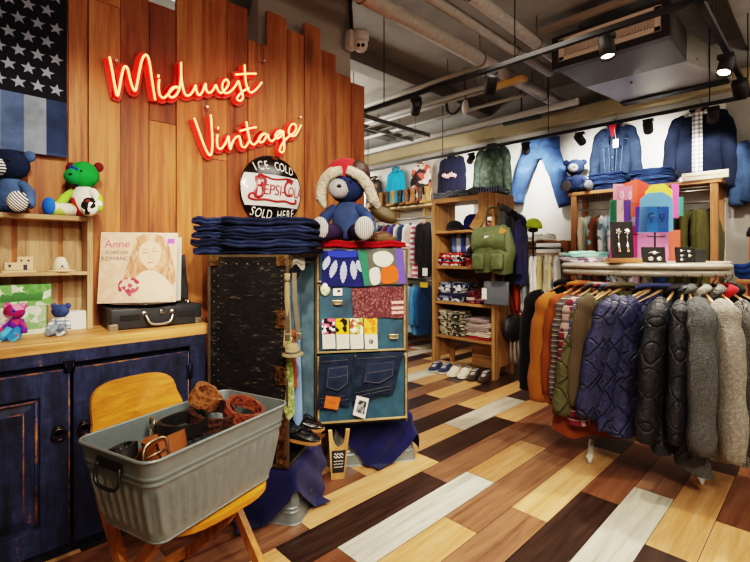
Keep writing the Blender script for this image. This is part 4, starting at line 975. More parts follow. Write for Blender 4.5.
# ------------------------------------------------------------------ folded cloth generator
def folded_mb(w,d,h,lay=2,seed=0.0,rag=.006):
    """a folded garment: width w along x, depth d along y (front -y), height h; front edge shows lay rolled folds"""
    mb=MB(); prof=[]; m=6*lay
    for i in range(m+1):
        z=h*i/m; ph=abs(sin(PI*lay*i/m)); e=(i in(0,m))
        prof.append((-d/2+(.004+.007*(1-ph) if not e else .012),z))
    prof+=[(-d/4,h*.99),(d/4,h*.97),(d/2-.006,h*.86),(d/2,h*.5),(d/2-.006,h*.12),(d/4,0),(-d/4,0)]
    n=len(prof); nx=14
    def f(u,v):
        i=int(round(v*n))%n; y,z=prof[i]; s=(u-.5)*2; e=1-.10*abs(s)**6
        ze=h/2+(z-h/2)*(1-.35*abs(s)**8)
        p=Vector((s*w/2*(1-.02*sin(i*1.7+seed)),y*e,ze))
        q=p*9+Vector((seed*3.1,seed,seed*2)); nv=mnoise.noise_vector(q); 
        sg_=.10*h*sin(u*9+seed*2)+.08*h*sin(u*21+seed)
        return p+Vector((nv.x*rag*1.6,nv.y*rag*2.2,nv.z*rag*.5*(0 if z<=0 else 1)+(sg_ if z>0 else sg_*.4)))
    g=mb.grid(f,nx,n,cv=True); mb.cap([r for r in g[0]][::-1],True); mb.cap([r for r in g[-1]],True)
    return mb
def stack(n,loc,rz,w,d,h,mats,labels,cat,group,name,lay=2,jit=.012,parts=None,shrink=0.0):
    z=loc[2]; out=[]
    for k in range(n):
        hh=h*(.88+.24*rnd.random()); m=mats[k%len(mats)]
        o=folded_mb(w*(1-shrink*k)*(.96+.08*rnd.random()),d*(.95+.06*rnd.random()),hh,lay,rnd.random()*20).build(name,m)
        o.location=(loc[0]+rnd.uniform(-jit,jit),loc[1]+rnd.uniform(-jit,jit),z); o.rotation_euler=(0,0,rz+rnd.uniform(-.06,.06))
        tag(o,labels(k,n),cat,group); z+=hh*.985; out.append(o)
    return z
def ordlab(what,where):
    return lambda k,n:'%s, %s of the stack %s'%(what,('lowest' if k==0 else 'topmost' if k==n-1 else ORD[k]+' from the bottom'),where)
# jeans stacks on the black trunk
DJS=[denim('#1d243b',.6,26),denim('#232c47',.6,22),denim('#191f34',.6,20),denim('#262f4c',.6,28)]
rzc=YAW-PI/2
p=atD(274,250,2.0); ztop=stack(5,(p.x,p.y,TT+.004),rzc-.06,.385,.30,.032,DJS,ordlab('blue jeans','before the round sign'),'jeans','folded jeans on the black trunk','folded_jeans',2,.008)
p=atD(219,250,2.06); ztop2=stack(5,(p.x,p.y,TT+.004),rzc+.1,.17,.26,.034,DJS[::-1],ordlab('blue jeans','nearest the plank wall'),'jeans','folded jeans on the black trunk','folded_jeans',2,.008)
# round dome sign
SY=2.262; pc=onY(271.5,191,SY); rr=(onY(301.5,191,SY).x-onY(241.5,191,SY).x)/2
sg=thing('round_enamel_sign','round black and white enamel soda sign with red script on planks','sign',(pc.x,SY,pc.z))
def dome(x,z): 
    k=min(1,(x*x+z*z)/rr**2); return -.045*(1-k)**.8-.004
WH=plain('#e4e2de',.18,0,.05); BKS=plain('#17130f',.2,0,.2); RDS=plain('#a3222b',.3,0,.1)
mb=MB(); nr,na=14,64
for i in range(nr):
    for k in range(na):
        q=[]
        for a,b in((i,k),(i+1,k),(i+1,k+1),(i,k+1)):
            r=rr*a/nr; t=2*PI*b/na; q.append(Vector((r*cos(t),dome(r*cos(t),r*sin(t)),r*sin(t))))
        if i==0: q=q[1:] if (q[0]-q[3]).length<1e-6 else q
        zc=sum(v.z for v in q)/len(q); xc=sum(v.x for v in q)/len(q)
        mb.mi=0; mb.face(q,True)
bmesh.ops.remove_doubles(mb.bm,verts=mb.bm.verts,dist=1e-5)
for z0 in(.43,-.47): bmesh.ops.bisect_plane(mb.bm,geom=mb.bm.verts[:]+mb.bm.edges[:]+mb.bm.faces[:],plane_co=(0,0,rr*z0),plane_no=(0,0,1))
for f in mb.bm.faces:
    c=f.calc_center_median(); f.material_index=0 if -.47*rr<c.z<.43*rr else 1
mb.build('dome',[WH,BKS],sg)
mb=MB(); mb.tube([(rr*cos(t),-.004,rr*sin(t)) for t in [2*PI*k/48 for k in range(48)]],.004,6,closed=True); mb.build('rim',BKS,sg)
def onto(v,dy=-.0022): return Vector((v.x,dome(v.x,v.y)+dy,v.y))
def arc_text(mb,s,size,y0,k,step):
    n=len(s)
    for i,ch in enumerate(s):
        x0=(i-(n-1)/2)*step; rot=math.atan(-2*k*x0); yc=y0-k*x0*x0
        if ch!=' ': mb.text(ch,size,Matrix(),warp=lambda v,rot=rot,x0=x0,yc=yc: onto(Vector((v.x*.68*cos(rot)-v.y*sin(rot)+x0,v.x*.68*sin(rot)+v.y*cos(rot)+yc,0))))
mb=MB(); arc_text(mb,'ICE COLD',.072,rr*.70,1.3,.0335); mb.build('lettering',plain('#efece6',.4),sg); mb=MB(); arc_text(mb,'SOLD HERE',.070,-rr*.72,-.9,.0325); mb.build('lettering',plain('#efece6',.4),sg)
mb=MB()
def wz(x,y,sx,s): return lambda v: onto(Vector((x+v.x*sx*s+.12*v.y*s,y+v.y*s,0)))
[mb.text('P',1,Matrix(),warp=wz(-.098+o_,.012,.95,.155)) for o_ in(-.003,0,.003)]; [mb.text('EPSI',1,Matrix(),warp=wz(-.020+o_,-.004,.80,.086)) for o_ in(-.0012,.0012)]; mb.text('-',1,Matrix(),warp=wz(.046,-.002,.8,.09))
[mb.text('C',1,Matrix(),warp=wz(.082+o_,.010,.70,.135)) for o_ in(-.003,0,.003)]; [mb.text('OLA',1,Matrix(),warp=wz(.140+o_,-.004,.70,.084)) for o_ in(-.0012,.0012)]
for pts,r in(([(-.088,.050),(-.10,.078),(-.06,.070),(-.02,.060),(.03,.064),(.08,.072),(.125,.066)],.0065),([(-.115,-.035),(-.145,-.028),(-.155,-.052),(-.125,-.062),(-.06,-.058),(0,-.064),(.06,-.058),(.115,-.066),(.150,-.058),(.140,-.040)],.0070),([(-.088,.040),(-.08,-.02),(-.10,-.045),(-.13,-.04)],.009),([(.075,.060),(.1,.074),(.118,.058),(.105,.045)],.006)):
    mb.tube([onto(Vector(p+(0,)),-.001) for p in spline([Vector(q+(0,)).to_3d() if False else Vector((q[0],q[1],0)) for q in pts],5) for p in [(p.x,p.y)]],r,6,sx=.5 if False else 1)
mb.build('script_lettering',RDS,sg)
# red knitted blanket folded flat on the drawer trunk, bear in fur hat, brown cap
REDK=knit('#b01824',70)
o=folded_mb(.44,.26,.034,2,3.3,.004).build('folded_blanket',REDK,M=MR@T(wR/2+.005,.125,r1+.002)); tag(o,'red knitted blanket folded flat beneath the bear with a fur hat','blanket')
mb=MB(); 
for k in range(9): mb.tube([(wR/2-.03,-.10+.025*k,.012),(wR/2+.015,-.10+.025*k+.006*(k%2),.006)],.005,5)
f_=mb.build('fringe',fabric('#d8d2c8',.2),o); f_.location=(.0,0,.008)
zb2=r1+.036
p=atD(347,240,2.27); MUZ=stripes('#b8b6b4','#6c6a70',120,'X',0,.9,.3)
br=toy('toy_bear','blue denim bear wearing a red fur-trimmed hat on the drawer trunk',(p.x,p.y,zb2),R(-50),1.02,denim('#25345a',.35),MUZ,denim('#3b4d75',.4),denim('#2f4068',.4),stripes('#bdb9b4','#77747a',110,'X'),denim('#2d3f70',.3),legm=denim('#3a2c4c',.35))
s=1.02
mb=MB(); mb.ball((-.010*s,.005,.335*s),(.100*s,.092*s,.078*s)); mb.mi=1; mb.ball((.055*s,.0,.328*s),(.062*s,.084*s,.072*s)); ht=mb.build('trapper_hat',[fabric('#a5252c',.25),leather('#3d2a22')],br)
FUR=sherpa('#ded2be',.55,90)
mb=MB(); mb.tube(spline([(-.01,-.090,.340),(-.065,-.086,.326),(-.108,-.06,.285),(-.122,-.05,.22),(-.10,-.06,.165)],5),[.024]*4+[.028]*12+[.026,.022,.018,.012,.008],12); mb.jitter(.006,40); mb.build('fur_flap',FUR,ht)
mb=MB(); mb.tube(spline([(.015,-.092,.340),(.065,-.086,.320),(.105,-.06,.278),(.135,-.03,.21),(.165,-.01,.165)],5),[.024]*4+[.028]*12+[.026,.022,.020,.016,.012],12); mb.jitter(.006,40); mb.build('fur_flap',FUR,ht)
mb=MB(); mb.ball((.185,.01,.135),(.075,.035,.036),RY(.55)); mb.jitter(.006,20); mb.build('ear_flap',leather('#4c4028'),ht)
q=MR.inverted()@Vector((p.x,p.y,0))
x_,z_=DP(388,237); t=thing('fur_cap','brown patterned fur cap lying beyond the bear foot on the red blanket','hat',M=MR@T(x_-.005,.12,zb2))
mb=MB(); mb.ball((0,0,.026),(.062,.052,.028)); mb.jitter(.006,30); mb.build('crown',leather('#5a3a26'),t)
mb=MB(); mb.tube([(.066*cos(a),.056*sin(a),.012) for a in [2*PI*k/20 for k in range(20)]],.013,8,closed=True); mb.jitter(.006,45); mb.build('fur_band',sherpa('#7d6448',.4,120),t)
# ------------------------------------------------------------------ upturned tubs and navy cloths under the trunks
b0=Vector((1.047,1.527,0)); c1=b0+U*.165+V*.20
T1M=T(c1.x,c1.y,0)@RZ(math.atan2(V.y,V.x))
tub('upturned galvanised tub beneath the black half of the trunk','tub',.42,.345,.212,(c1.x,c1.y,0),math.atan2(V.y,V.x),True,None,None,True)
c2=Vector((1.445,1.824,0))+WD*.237+VN*.15
T2M=T(c2.x,c2.y,0)@RZ(math.atan2(WD.y,WD.x))
tub('upturned galvanised tub beneath the blue drawer half of the trunk','tub',.475,.30,.245,(c2.x,c2.y,0),math.atan2(WD.y,WD.x),True)
NAVY=fabric('#1b1d48',.45,9,.7)
def drape(label,M,L,Wd,H,diag,cx,cy,rot,seed):
    t_=MB(); hx,hy=L/2*.84+.006,Wd/2*.84+.006; N=44
    def f(u,v):
        a,b=(u-.5)*2*diag/2**.5,(v-.5)*2*diag/2**.5
        x=cx+a*cos(rot)-b*sin(rot); y=cy+a*sin(rot)+b*cos(rot)
        qx,qy=max(-hx,min(hx,x)),max(-hy,min(hy,y)); ex,ey=x-qx,y-qy; e=math.hypot(ex,ey)
        if e<1e-6: return Vector((x,y,H+.0035))
        k=min(e,H-.006); flare=.012+.20*k+.012*sin((x-y)*38+seed)*min(1,k*8)+max(0,e-k)
        return Vector((qx+ex/e*flare,qy+ey/e*flare,H+.0035-k+(.006*(e>k))))
    t_.grid(f,N,N); o=t_.build('draped_cloth',NAVY,M=M); tag(o,label,'cloth','navy cloths under the trunk'); return o
drape('navy cloth draped over the tub under the black trunk half',T1M,.42,.345,.212,.44,0.0,0,PI/4+.02,0)
drape('navy cloth draped over the tub under the blue drawers',T2M,.475,.30,.245,.40,.05,-.035,PI/4-.10,2.)
# wooden shoe-last board leaning on the trunk
fp=onZ(337.5,478,0); topw=MR@Vector((.055,-.045,.262)); M=frame((fp.x,fp.y,.001),WD,(topw-fp).normalized())
bl=thing('wooden_board','slim wooden board with black label leaning below the blue drawers','board',M=M)
Lb=(topw-fp).length
mb=MB(); pts=[(-.032,0),(.032,0),(.042,Lb*.60),(.050,Lb*.99),(.032,Lb*.99),(.027,Lb*.80),(.016,Lb*.68),(0,Lb*.63),(-.016,Lb*.68),(-.027,Lb*.80),(-.034,Lb*.99),(-.052,Lb*.99),(-.043,Lb*.60)]
mb.prism(pts,.014); mb.build('board',wood('#c79a5f','#dbb277','#a37c48',axis='Y',knots=False),bl)
MB().prism([(-.028,Lb*.15),(.028,Lb*.15),(.035,Lb*.60),(-.035,Lb*.60)],.002,T(0,0,.0135)).build('label_plate',plain('#24262c',.6),bl)
mb=MB()
for k,(y,r) in enumerate(((Lb*.53,.0024),(Lb*.47,.0024),(Lb*.39,.0014),(Lb*.33,.0012),(Lb*.27,.0012))):
    mb.tube([(-.022+.0055*i,y+(.007 if k<2 else .0025)*sin(i*2.2+k),.0165) for i in range(9)],r,5)
mb.build('script',plain('#e6e4dc',.6),bl)
# ------------------------------------------------------------------ garments
def garment_mb(w=.22,L=.60,t=.06,drop=.07,sl=.50,sr=.058,splay=.03,seed=0.0,fold=.010,hemw=1.05,nu=30,nv=18):
    body=MB(); sd=seed
    def S(c,e): return abs(c)**e*(1 if c>0 else -1)
    def f(u,v):
        a=2*PI*u; cx,sy=S(cos(a),.75),S(sin(a),.85)
        k=min(1,v/.25); k=k*k*(3-2*k); wv=w*(.90+.10*k)*(1+(hemw-1)*v); tv=.010+(t-.010)*k*(.75+.35*v)
        x=wv*cx; y=tv*sy
        z=-L*v-drop*abs(cx)**1.15*(1-v)**2+.010*sin(cx*5+sd)*(v>.9)
        y+=fold*k*sin(cx*7+sd*3+v*2)*(.3+.7*v)+fold*.8*sin(v*9+cx*5+sd)*k
        x+=fold*.6*sin(v*8+sd*2)*k
        return Vector((x,y,z))
    body.grid(f,nu,nv,cu=True)
    sl_=[]
    for s in(-1,1):
        m=MB(); sp=splay
        fl=w*(hemw-1)
        pts=spline([(s*(w-.06),0,-drop*.72),(s*(w-.015),0,-drop*1.0-.015),(s*(w+.002+sp*.5+fl*.2),-.002,-drop-.12),(s*(w+.004+sp+fl*.6),-.008,-drop-sl*.6),(s*(w+.002+sp*1.2+fl),-.014,-drop-sl)],5)
        n=len(pts); rs=[]
        for i in range(n):
            v=i/(n-1); r=sr*(.55+.55*min(1,v*4)-.22*v)*(1+.07*sin(v*21+sd+s)+.05*sin(v*37+sd*2))
            if v>.94: r*=.88
            rs.append(r)
        m.tube(pts,rs,16,sx=.66*min(1.25,max(.8,t/.05)),sy=1.12,up=(0,1,0)); sl_.append(m)
    return body,sl_
def hanger_parts(t,w,mat_w,hook=True,drop=.07):
    mb=MB(); mb.tube(spline([(-w*.72,0,-drop*.72-.012),(-w*.35,0,-drop*.24-.010),(0,0,.008),(w*.35,0,-drop*.24-.010),(w*.72,0,-drop*.72-.012)],4),.0080,7,sy=.7); mb.build('shoulder_bar',mat_w,t)
    mb=MB(); mb.tube([(0,0,.0),(0,0,.045)]+[(.020*sin(a)-.0,0,.066-.021*cos(a)) for a in [PI*2*k/12*.62 for k in range(1,13)]],.0022,6); mb.build('hook',metal('#5c564c',.35),t)
HW=wood('#c79a66','#dab27e','#9d7446',axis='X',scale=2,knots=False,rough=.4)
def coat(label,cat,loc,rz,mat,colm=None,hang=True,w=.21,L=.6,t=.06,sl=.5,sr=.058,splay=.03,group=None,seed=None,collar=True,extra=None,hgroup=None,hlabel=None,name='jacket',fold=.010,hemw=1.05,drop=.07):
    seed=rnd.random()*9 if seed is None else seed
    g=thing(name,label,cat,loc,rz,group)
    b,s=garment_mb(w,L,t,drop,sl,sr,splay,seed,fold,hemw)
    bo=b.build('body',mat,g)
    for m in s: m.build('sleeve',mat,g)
    if collar:
        mb=MB(); mb.tube(spline([(.012,-t*.75,-.05),(.045,-t*.55,-.012),(.055,.0,.012),(.0,t*.45,.022),(-.055,.0,.012),(-.045,-t*.55,-.012),(-.012,-t*.75,-.05)],4),[.010]+[.017]*23+[.010],8,sx=1.25,sy=.6); mb.build('collar',colm or mat,g)
    if extra: extra(g,w,L,t)
    if hang:
        h=thing('clothes_hanger',hlabel or 'wooden hanger carrying the '+' '.join(label.split(',')[0].split()[:11]),'hanger',loc,rz,hgroup)
        hanger_parts(h,w,HW,drop=drop)
    return g
def simple(label,cat,loc,rz,mat,w=.2,L=.55,t=.045,sl=.45,group=None,name='shirt',splay=.02,sr=.05,hook=True,sleeves=True,fold=.010,drop=.07):
    b,s=garment_mb(w,L,t,drop,sl,sr,splay,rnd.random()*9,fold,nu=20,nv=11)
    o=b.build(name,mat); o.location=loc; o.rotation_euler=(0,0,rz); tag(o,label,cat,group)
    if sleeves:
        for m in s: m.build('sleeve',mat,o)
    else:
        for m in s: m.bm.free()
    if hook:
        mb=MB(); mb.tube([(0,0,-.01),(0,0,.03)]+[(.016*sin(a),0,.046-.016*cos(a)) for a in [PI*2*k/8*.62 for k in range(1,9)]],.002,5); mb.build('hanger_hook',metal('#c8c4ba',.3),o)
    return o
# ------------------------------------------------------------------ oval coat rack
RC=Vector((2.735,.735,0)); RA,RB_=.375,.20; RH=1.002
ang=math.atan2(.95,-.31)           # long axis direction
E1=Vector((cos(ang),sin(ang),0)); E2=Vector((-sin(ang),cos(ang),0))   # E2 points to the camera side
if E2.dot(Vector((-1,-.3,0)))<0: E2=-E2
rack=thing('clothes_rack','oval white pipe clothes rack with white top crowded with coats','clothes rack',(RC.x,RC.y,0))
def ov(t,k=1.0,h=0.0): return E1*(RA*k*cos(t))+E2*(RB_*k*sin(t))+Vector((0,0,h))
WPIPE=plain('#aaa496',.35,.2,.1)
mb=MB(); mb.tube([ov(2*PI*k/48,1,RH) for k in range(48)],.017,10,closed=True); mb.build('hanging_rail',WPIPE,rack)
mb=MB(); mb.tube([ov(2*PI*k/48,1.03,RH+.034) for k in range(48)],.0135,8,closed=True)
for k in range(10): mb.tube([ov(2*PI*k/10,1,RH),ov(2*PI*k/10,1.03,RH+.036)],.006,6)
mb.build('guard_rail',WPIPE,rack)
mb=MB(); mb.prism([((ov(2*PI*k/48,1.03)).x,(ov(2*PI*k/48,1.03)).y) for k in range(48)],.012,T(0,0,RH+.040)); mb.build('top_board',plain('#b5afa1',.5,0,.1),rack)
for s in(-1,1):
    mb=MB(); mb.tube([E1*s*.24+Vector((0,0,.05)),E1*s*.24+Vector((0,0,RH+.04))],.014,10); mb.build('post',WPIPE,rack)
    mb=MB(); mb.tube([E1*s*.24-E2*.21+Vector((0,0,.045)),E1*s*.24+E2*.21+Vector((0,0,.045))],.014,10); mb.build('foot_bar',WPIPE,rack)
    for q in(-1,1):
        c=E1*s*.24+E2*q*.21; mb=MB(); mb.lathe([(0,-.008),(.018,-.008),(.019,0),(.018,.008),(0,.008)],c+Vector((0,0,.0205)),RX(PI/2),14); mb.box(c+Vector((0,0,.038)),(.03,.028,.02),bev=.003); mb.build('caster',plain('#d3d1ca',.4),rack)
mb=MB(); mb.tube([E1*-.24+Vector((0,0,.10)),E1*.24+Vector((0,0,.10))],.012,8); mb.build('lower_bar',WPIPE,rack)
# garments: (t deg around oval, yaw offset deg, fabric, L, w, extras)
Q_NAVY,Q_NAVY2,Q_BLK,Q_OLV=quilt('#2a2f52',.105),quilt('#242947',.10),quilt('#1f2228',.10),quilt('#4d4e30',.11)
G_SH,C_SH=sherpa('#747677',.5,190),sherpa('#b5b1a6',.6,170)
TW=tweed('#1d1d20','#8d8c88',170)
COATS=[ # photo column of the neck, swing toward the island, label, cloth, length, half width, thickness, sleeve, sleeve radius, splay, collar, kind, hem
(563,102,'long black wool coat at the island end of the oval rack',fabric('#121318',.3),.68,.18,.06,.56,.055,.02,None,'coat',1.1),
(580, 80,'orange suede jacket beside the black coat on the rack',fabric('#8f5820',.25,10,.4,.8),.64,.17,.055,.56,.058,.02,None,'jacket',1.1),
(588, 74,'deep tan long suede coat between orange suede and grey checked shirt',fabric('#7a3f16',.25,10,.4,.8),.79,.16,.045,.5,.05,.01,None,'coat',1.1),
(597, 66,'grey brown checked shirt next to the suede jackets',plaid('#4c4644','#2e2e38','#6a5e54',.028),.64,.17,.04,.54,.046,.01,None,'shirt',1.1),
(606, 60,'maroon and white plaid shirt hanging on the oval rack',plaid('#6a2832','#b8a8a0','#2e2030',.045),.70,.18,.04,.56,.048,.01,None,'shirt',1.1),
(612, 58,'blue grey plaid shirt behind the maroon plaid one',plaid('#46546e','#6a7080','#2c3550',.04),.66,.17,.035,.45,.045,.01,None,'shirt',1.1),
(617, 57,'dull brown corduroy shirt before the olive quilted jacket',stripes('#4c4234','#5c5042',110,'X'),.64,.18,.04,.52,.048,.01,None,'shirt',1.1),
(626, 70,'olive green quilted jacket with puffed sleeves on the rack',Q_OLV,.68,.205,.050,.58,.060,.03,fabric('#3b3a24',.3),'jacket',1.3),
(650, 60,'navy quilted jacket nearest the olive one on the rack',Q_NAVY,.69,.200,.050,.56,.060,.03,fabric('#232848',.3),'jacket',1.35),
(655, 60,'navy quilted jacket in the middle of the oval rack',Q_NAVY2,.70,.195,.045,.56,.060,.03,fabric('#232848',.3),'jacket',1.35),
(667, 62,'navy quilted jacket next to the black quilted one',Q_NAVY,.71,.205,.050,.58,.060,.03,fabric('#232848',.3),'jacket',1.35),
(677, 22,'black quilted jacket with corduroy collar on the rack',Q_BLK,.73,.200,.060,.60,.060,.03,stripes('#1a1a1c','#2a2a2c',140,'X'),'jacket',1.2),
(683, 4,'charcoal quilted jacket tucked against the grey sherpa',Q_BLK,.74,.200,.055,.58,.056,.02,None,'jacket',1.2),
(686,-14,'grey sherpa fleece jacket with long drooping sleeve',G_SH,.80,.200,.062,.60,.074,.03,None,'jacket',1.2),
(700,-26,'cream sherpa fleece jacket with ribbed knit texture',C_SH,.74,.205,.058,.62,.068,.03,None,'jacket',1.2),
(713,-38,'black and white tweed coat beside the cream fleece',TW,.76,.200,.052,.58,.056,.02,None,'coat',1.1),
(722,-56,'dark charcoal wool coat with red lining beyond the tweed',fabric('#1d1e24',.3),.70,.19,.052,.55,.055,.02,fabric('#b02028',.2),'coat',1.1),
(729,-80,'black fleece coat hanging at the end of the rack by the wall',fabric('#151519',.3),.66,.18,.05,.55,.055,.02,None,'coat',1.1),
]
def rail_t(px):
    best=(1e9,0)
    for i in range(-40,401):
        a=PI*i/360; w=RC+ov(a,1,RH)
        if ov(a).dot(E2)<-.02: continue
        d=w.x*_ca+w.y*_sa; x=375+F_PX*(w.x*_sa-w.y*_ca)/d
        best=min(best,(abs(x-px),a))
    return best[1]
for (px,sw,lab,m,L,w,t,sl,sr,spl,cm,cat,hem) in COATS:
    a=rail_t(px); p=RC+ov(a,1,RH-.078); c=Vector((-p.x,-p.y,0)).normalized(); lf=Vector((-_sa,_ca,0)); lf=(lf-c*lf.dot(c)).normalized()
    o=c*cos(R(sw))+lf*sin(R(sw)); rz=math.atan2(o.y,o.x)
    coat(lab,cat,(p.x,p.y,p.z),rz,m,cm,True,w,L,t,sl,sr,spl,'coats on the oval rack',hgroup='wooden hangers on the oval rack',name='coat' if cat=='coat' else 'shirt' if cat=='shirt' else 'jacket',fold=.013,hemw=hem,drop=.085)
# ------------------------------------------------------------------ display on top of the oval rack
BT=RH+.0525
def at_top(px,d): q=atD(px,256,d); return Vector((q.x,q.y,BT))
JB=plain('#121214',.55,0,.2); PEARL=metal('#d8d6d0',.25)
# wooden block and black jewellery cards
q=at_top(623,2.33); tag(MB().box((0,0,.0125),(.155,.075,.024),bev=.002).build('wooden_block',wood('#a9744a','#c08a5c',None,axis='X',scale=2,knots=False),M=T(*q)@RZ(rzc-.1)),'small brown wooden block under the tall earring card','block')
def jewel(label,px,d,w,h,dz,kind,lean=.12,rz=0,grp=None):
    q=at_top(px,d); t=thing('earring_card',label,'jewellery card',M=T(q.x,q.y,BT+dz+.0005)@RZ(rzc+rz)@RX(-lean),group=grp)
    MB().box((0,0,h/2),(w,.014,h),bev=.002).build('card',JB,t)
    if kind=='drop':
        for s in(-1,1):
            mb=MB(); x=s*w*.2; mb.ball((x,-.011,h*.72),.008,n=8,m=6)
            for k in range(5): mb.ball((x+.011*cos(k*1.257),-.010,h*.72+.011*sin(k*1.257)),.0055,n=7,m=5)
            mb.tube([(x,-.010,h*.66),(x,-.010,h*.36)],.0025,6); mb.tube([(x,-.010,h*.42),(x,-.010,h*.16)],[.004,.009],8); mb.build('earring',PEARL,t)
    elif kind=='brooch':
        mb=MB(); mb.ball((0,-.010,h*.62),(.014,.006,.009),n=10,m=6); mb.tube([(-.03,-.009,h*.60),(-.01,-.011,h*.68),(.01,-.011,h*.62),(.03,-.009,h*.66)],.003,6); mb.build('brooch',PEARL,t)
        for s in(-1,1): mb=MB(); mb.tube([(s*.022+.011*cos(a),-.010,h*.25+.008*sin(a)) for a in [2*PI*k/12 for k in range(12)]],.0035,6,closed=True); mb.ball((s*.022,-.010,h*.25),.006,n=8,m=6); mb.build('earring',PEARL,t)
    elif kind=='rings':
        for x,z in((-.02,.75),(.018,.72),(-.02,.45),(.02,.42),(-.022,.2)): 
            mb=MB(); mb.ball((x,-.010,h*z),.0075,n=9,m=7); mb.tube([(x,-.009,h*z),(x+.02,-.009,h*z+.002)],.0018,5); mb.build('earring',PEARL,t)
    return t
jewel('tall black card with two silver drop earrings on the wooden block',623,2.33,.112,.190,.0245,'drop',.10)
jewel('black card with silver brooch and round earrings on rack top',654,2.33,.118,.082,0,'brooch')
jewel('black card with pearl studs on rack top, beside the brooch card',684.5,2.34,.085,.082,0,'rings')
q=at_top(699,2.36); tag(MB().box((0,0,.036),(.06,.02,.072),bev=.002).build('jewellery_box',plain('#2e2f31',.7),M=T(*q)@RZ(rzc+.1)),'plain dark grey upright box at the wall end of rack top','box')
# white cards lying flat under them
q=at_top(690,2.45); tag(MB().box((0,0,.004),(.34,.10,.007)).build('display_tray',plain('#e3e0d8',.5),M=T(*(q))@RZ(ang)),'white flat tray on the rack top behind the jewellery','tray')
# revolving card stands
def cardstand(label,px,d,hgt):
    q=at_top(px,d); t=thing('card_stand',label,'display stand',M=T(*q)@RZ(rzc))
    mb=MB(); mb.lathe([(.055,0),(.055,.008),(.012,.016)],n=20); mb.build('base',plain('#18181a',.4),t)
    mb=MB(); mb.tube([(0,0,.01),(0,0,hgt)],.005,8); mb.build('pole',plain('#18181a',.4),t)
    mb=MB(); mb.tube(spline([(0,0,hgt-.005),(0,-.01,hgt+.012),(.006,-.02,hgt+.004)],4),.003,6)
    for z in(hgt*.45,hgt-.02): mb.tube([(-.05,-.01,z),(.05,-.01,z)],.003,6); mb.tube([(0,-.03,z),(0,.03,z)],.003,6)
    mb.build('crossbar',plain('#18181a',.4),t); return t
cardstand('black metal stand holding the blue earring display card',655,2.44,.315); cardstand('black metal stand holding red and pink cards',628,2.50,.345)
def hangcard(label,pts,d,col,dz=0,thk=.003,pat=None,grp='coloured earring cards',extra=None,name='backing_card'):
    w=[atD(px,py,d) for px,py in pts]; c=sum(w,Vector())/len(w); M=T(*c)@RZ(rzc); inv=M.inverted(); L=[inv@v for v in w]
    t=thing(name,label,'card',M=M,group=grp)
    MB().prism([(v.x,v.z) for v in L],thk,RX(PI/2)).build('card',plain(col,.5,0,.08),t)
    if extra: extra(t,inv)
    return t
def rectp(x0,x1,y0,y1): return [(x0,y1),(x1,y1),(x1,y0),(x0,y0)]
def strip3(cols,x0,x1,y0,y1,d):
    def ex(t,inv):
        n=len(cols)
        for k,c in enumerate(cols):
            a=x0+(x1-x0)*k/n; b=x0+(x1-x0)*(k+1)/n; P_=[inv@atD(*q,d-.008) for q in rectp(a,b,y0,y1)]
            MB().prism([(v.x,v.z) for v in P_],.003,RX(PI/2)).build('colour_panel',plain(c,.5,0,.06),t)
    return ex
hangcard('orange red tall card facing the wall side of the stand',[(636,217),(648,214),(648,184),(636,179)],2.53,'#d2402c')
hangcard('bright red card at the top of the stand',[(622,216),(637,217),(637,179),(623,184)],2.52,'#e2503e')
hangcard('pale pink card peeking beside the red one',rectp(613,624,184,214),2.52,'#d890a8')
def ear2(t,inv):
    mb=MB()
    for px in(619,627):
        p=inv@atD(px,196,2.48); mb.tube([(p.x+.007*cos(a),-.03,p.z+.02*sin(a)) for a in [2*PI*k/14 for k in range(14)]],.0025,5,closed=True)
    mb.build('earring',plain('#f4e3e8',.3),t)
hangcard('green, pink and purple striped earring card',rectp(610.5,631,200,226),2.46,'#2f7a5e',extra=strip3(('#2c7560','#e8b9c4','#57338f'),610.5,631,200,226,2.46))
hangcard('white card with pink drop earrings above the striped card',rectp(617,632,186,201),2.48,'#d87a9c',extra=ear2)
def blueex(t,inv):
    strip3(('#3a2f9c','#2d7fd8','#2460c8'),638.5,672,206,232,2.40)(t,inv)
    mb=MB()
    for px in(651,662):
        p=inv@atD(px,216,2.385); y0=(inv@atD(px,216,2.382)).y
        for k in range(7): mb.ball((p.x+.014*cos(k*.9),y0,p.z+.016*sin(k*.9)),.0055,n=7,m=5)
        mb.tube([(p.x,y0,p.z-.01),(p.x,y0,p.z-.035)],.004,6)
    mb.build('earring',plain('#2b3a6a',.3,.3),t)
    P_=[inv@atD(*q,2.39) for q in rectp(646,668,208,229)]; MB().prism([(v.x,v.z) for v in P_],.002,RX(PI/2)).build('window_panel',plain('#2a4b9c',.35,0,.2),t)
hangcard('big blue card with beaded earrings and pale blue top',[(638,233),(673,231),(673,205),(671,197),(662,192),(648,193),(640,199)],2.42,'#6fb4ea',extra=blueex)
hangcard('yellow card behind the pale blue one on the stand',[(645,210),(672,206),(672,190),(664,184),(652,185),(645,192)],2.47,'#e6dc52')
hangcard('hot pink card behind the yellow card',rectp(671,678.5,184,218),2.50,'#e05aa6')
hangcard('teal green card at the wall side of the stand',rectp(678,683,197,216),2.52,'#2f8a7a')
hangcard('magenta card low between the two stands',rectp(610,640,226,262.3),2.55,'#d23a86')
hangcard('pale pink card low behind the brooch card',rectp(637,668,232,262.2),2.52,'#c87cac')
hangcard('coral red card low beside the drop earrings card',rectp(666,680,230,261.5),2.56,'#c45a48')
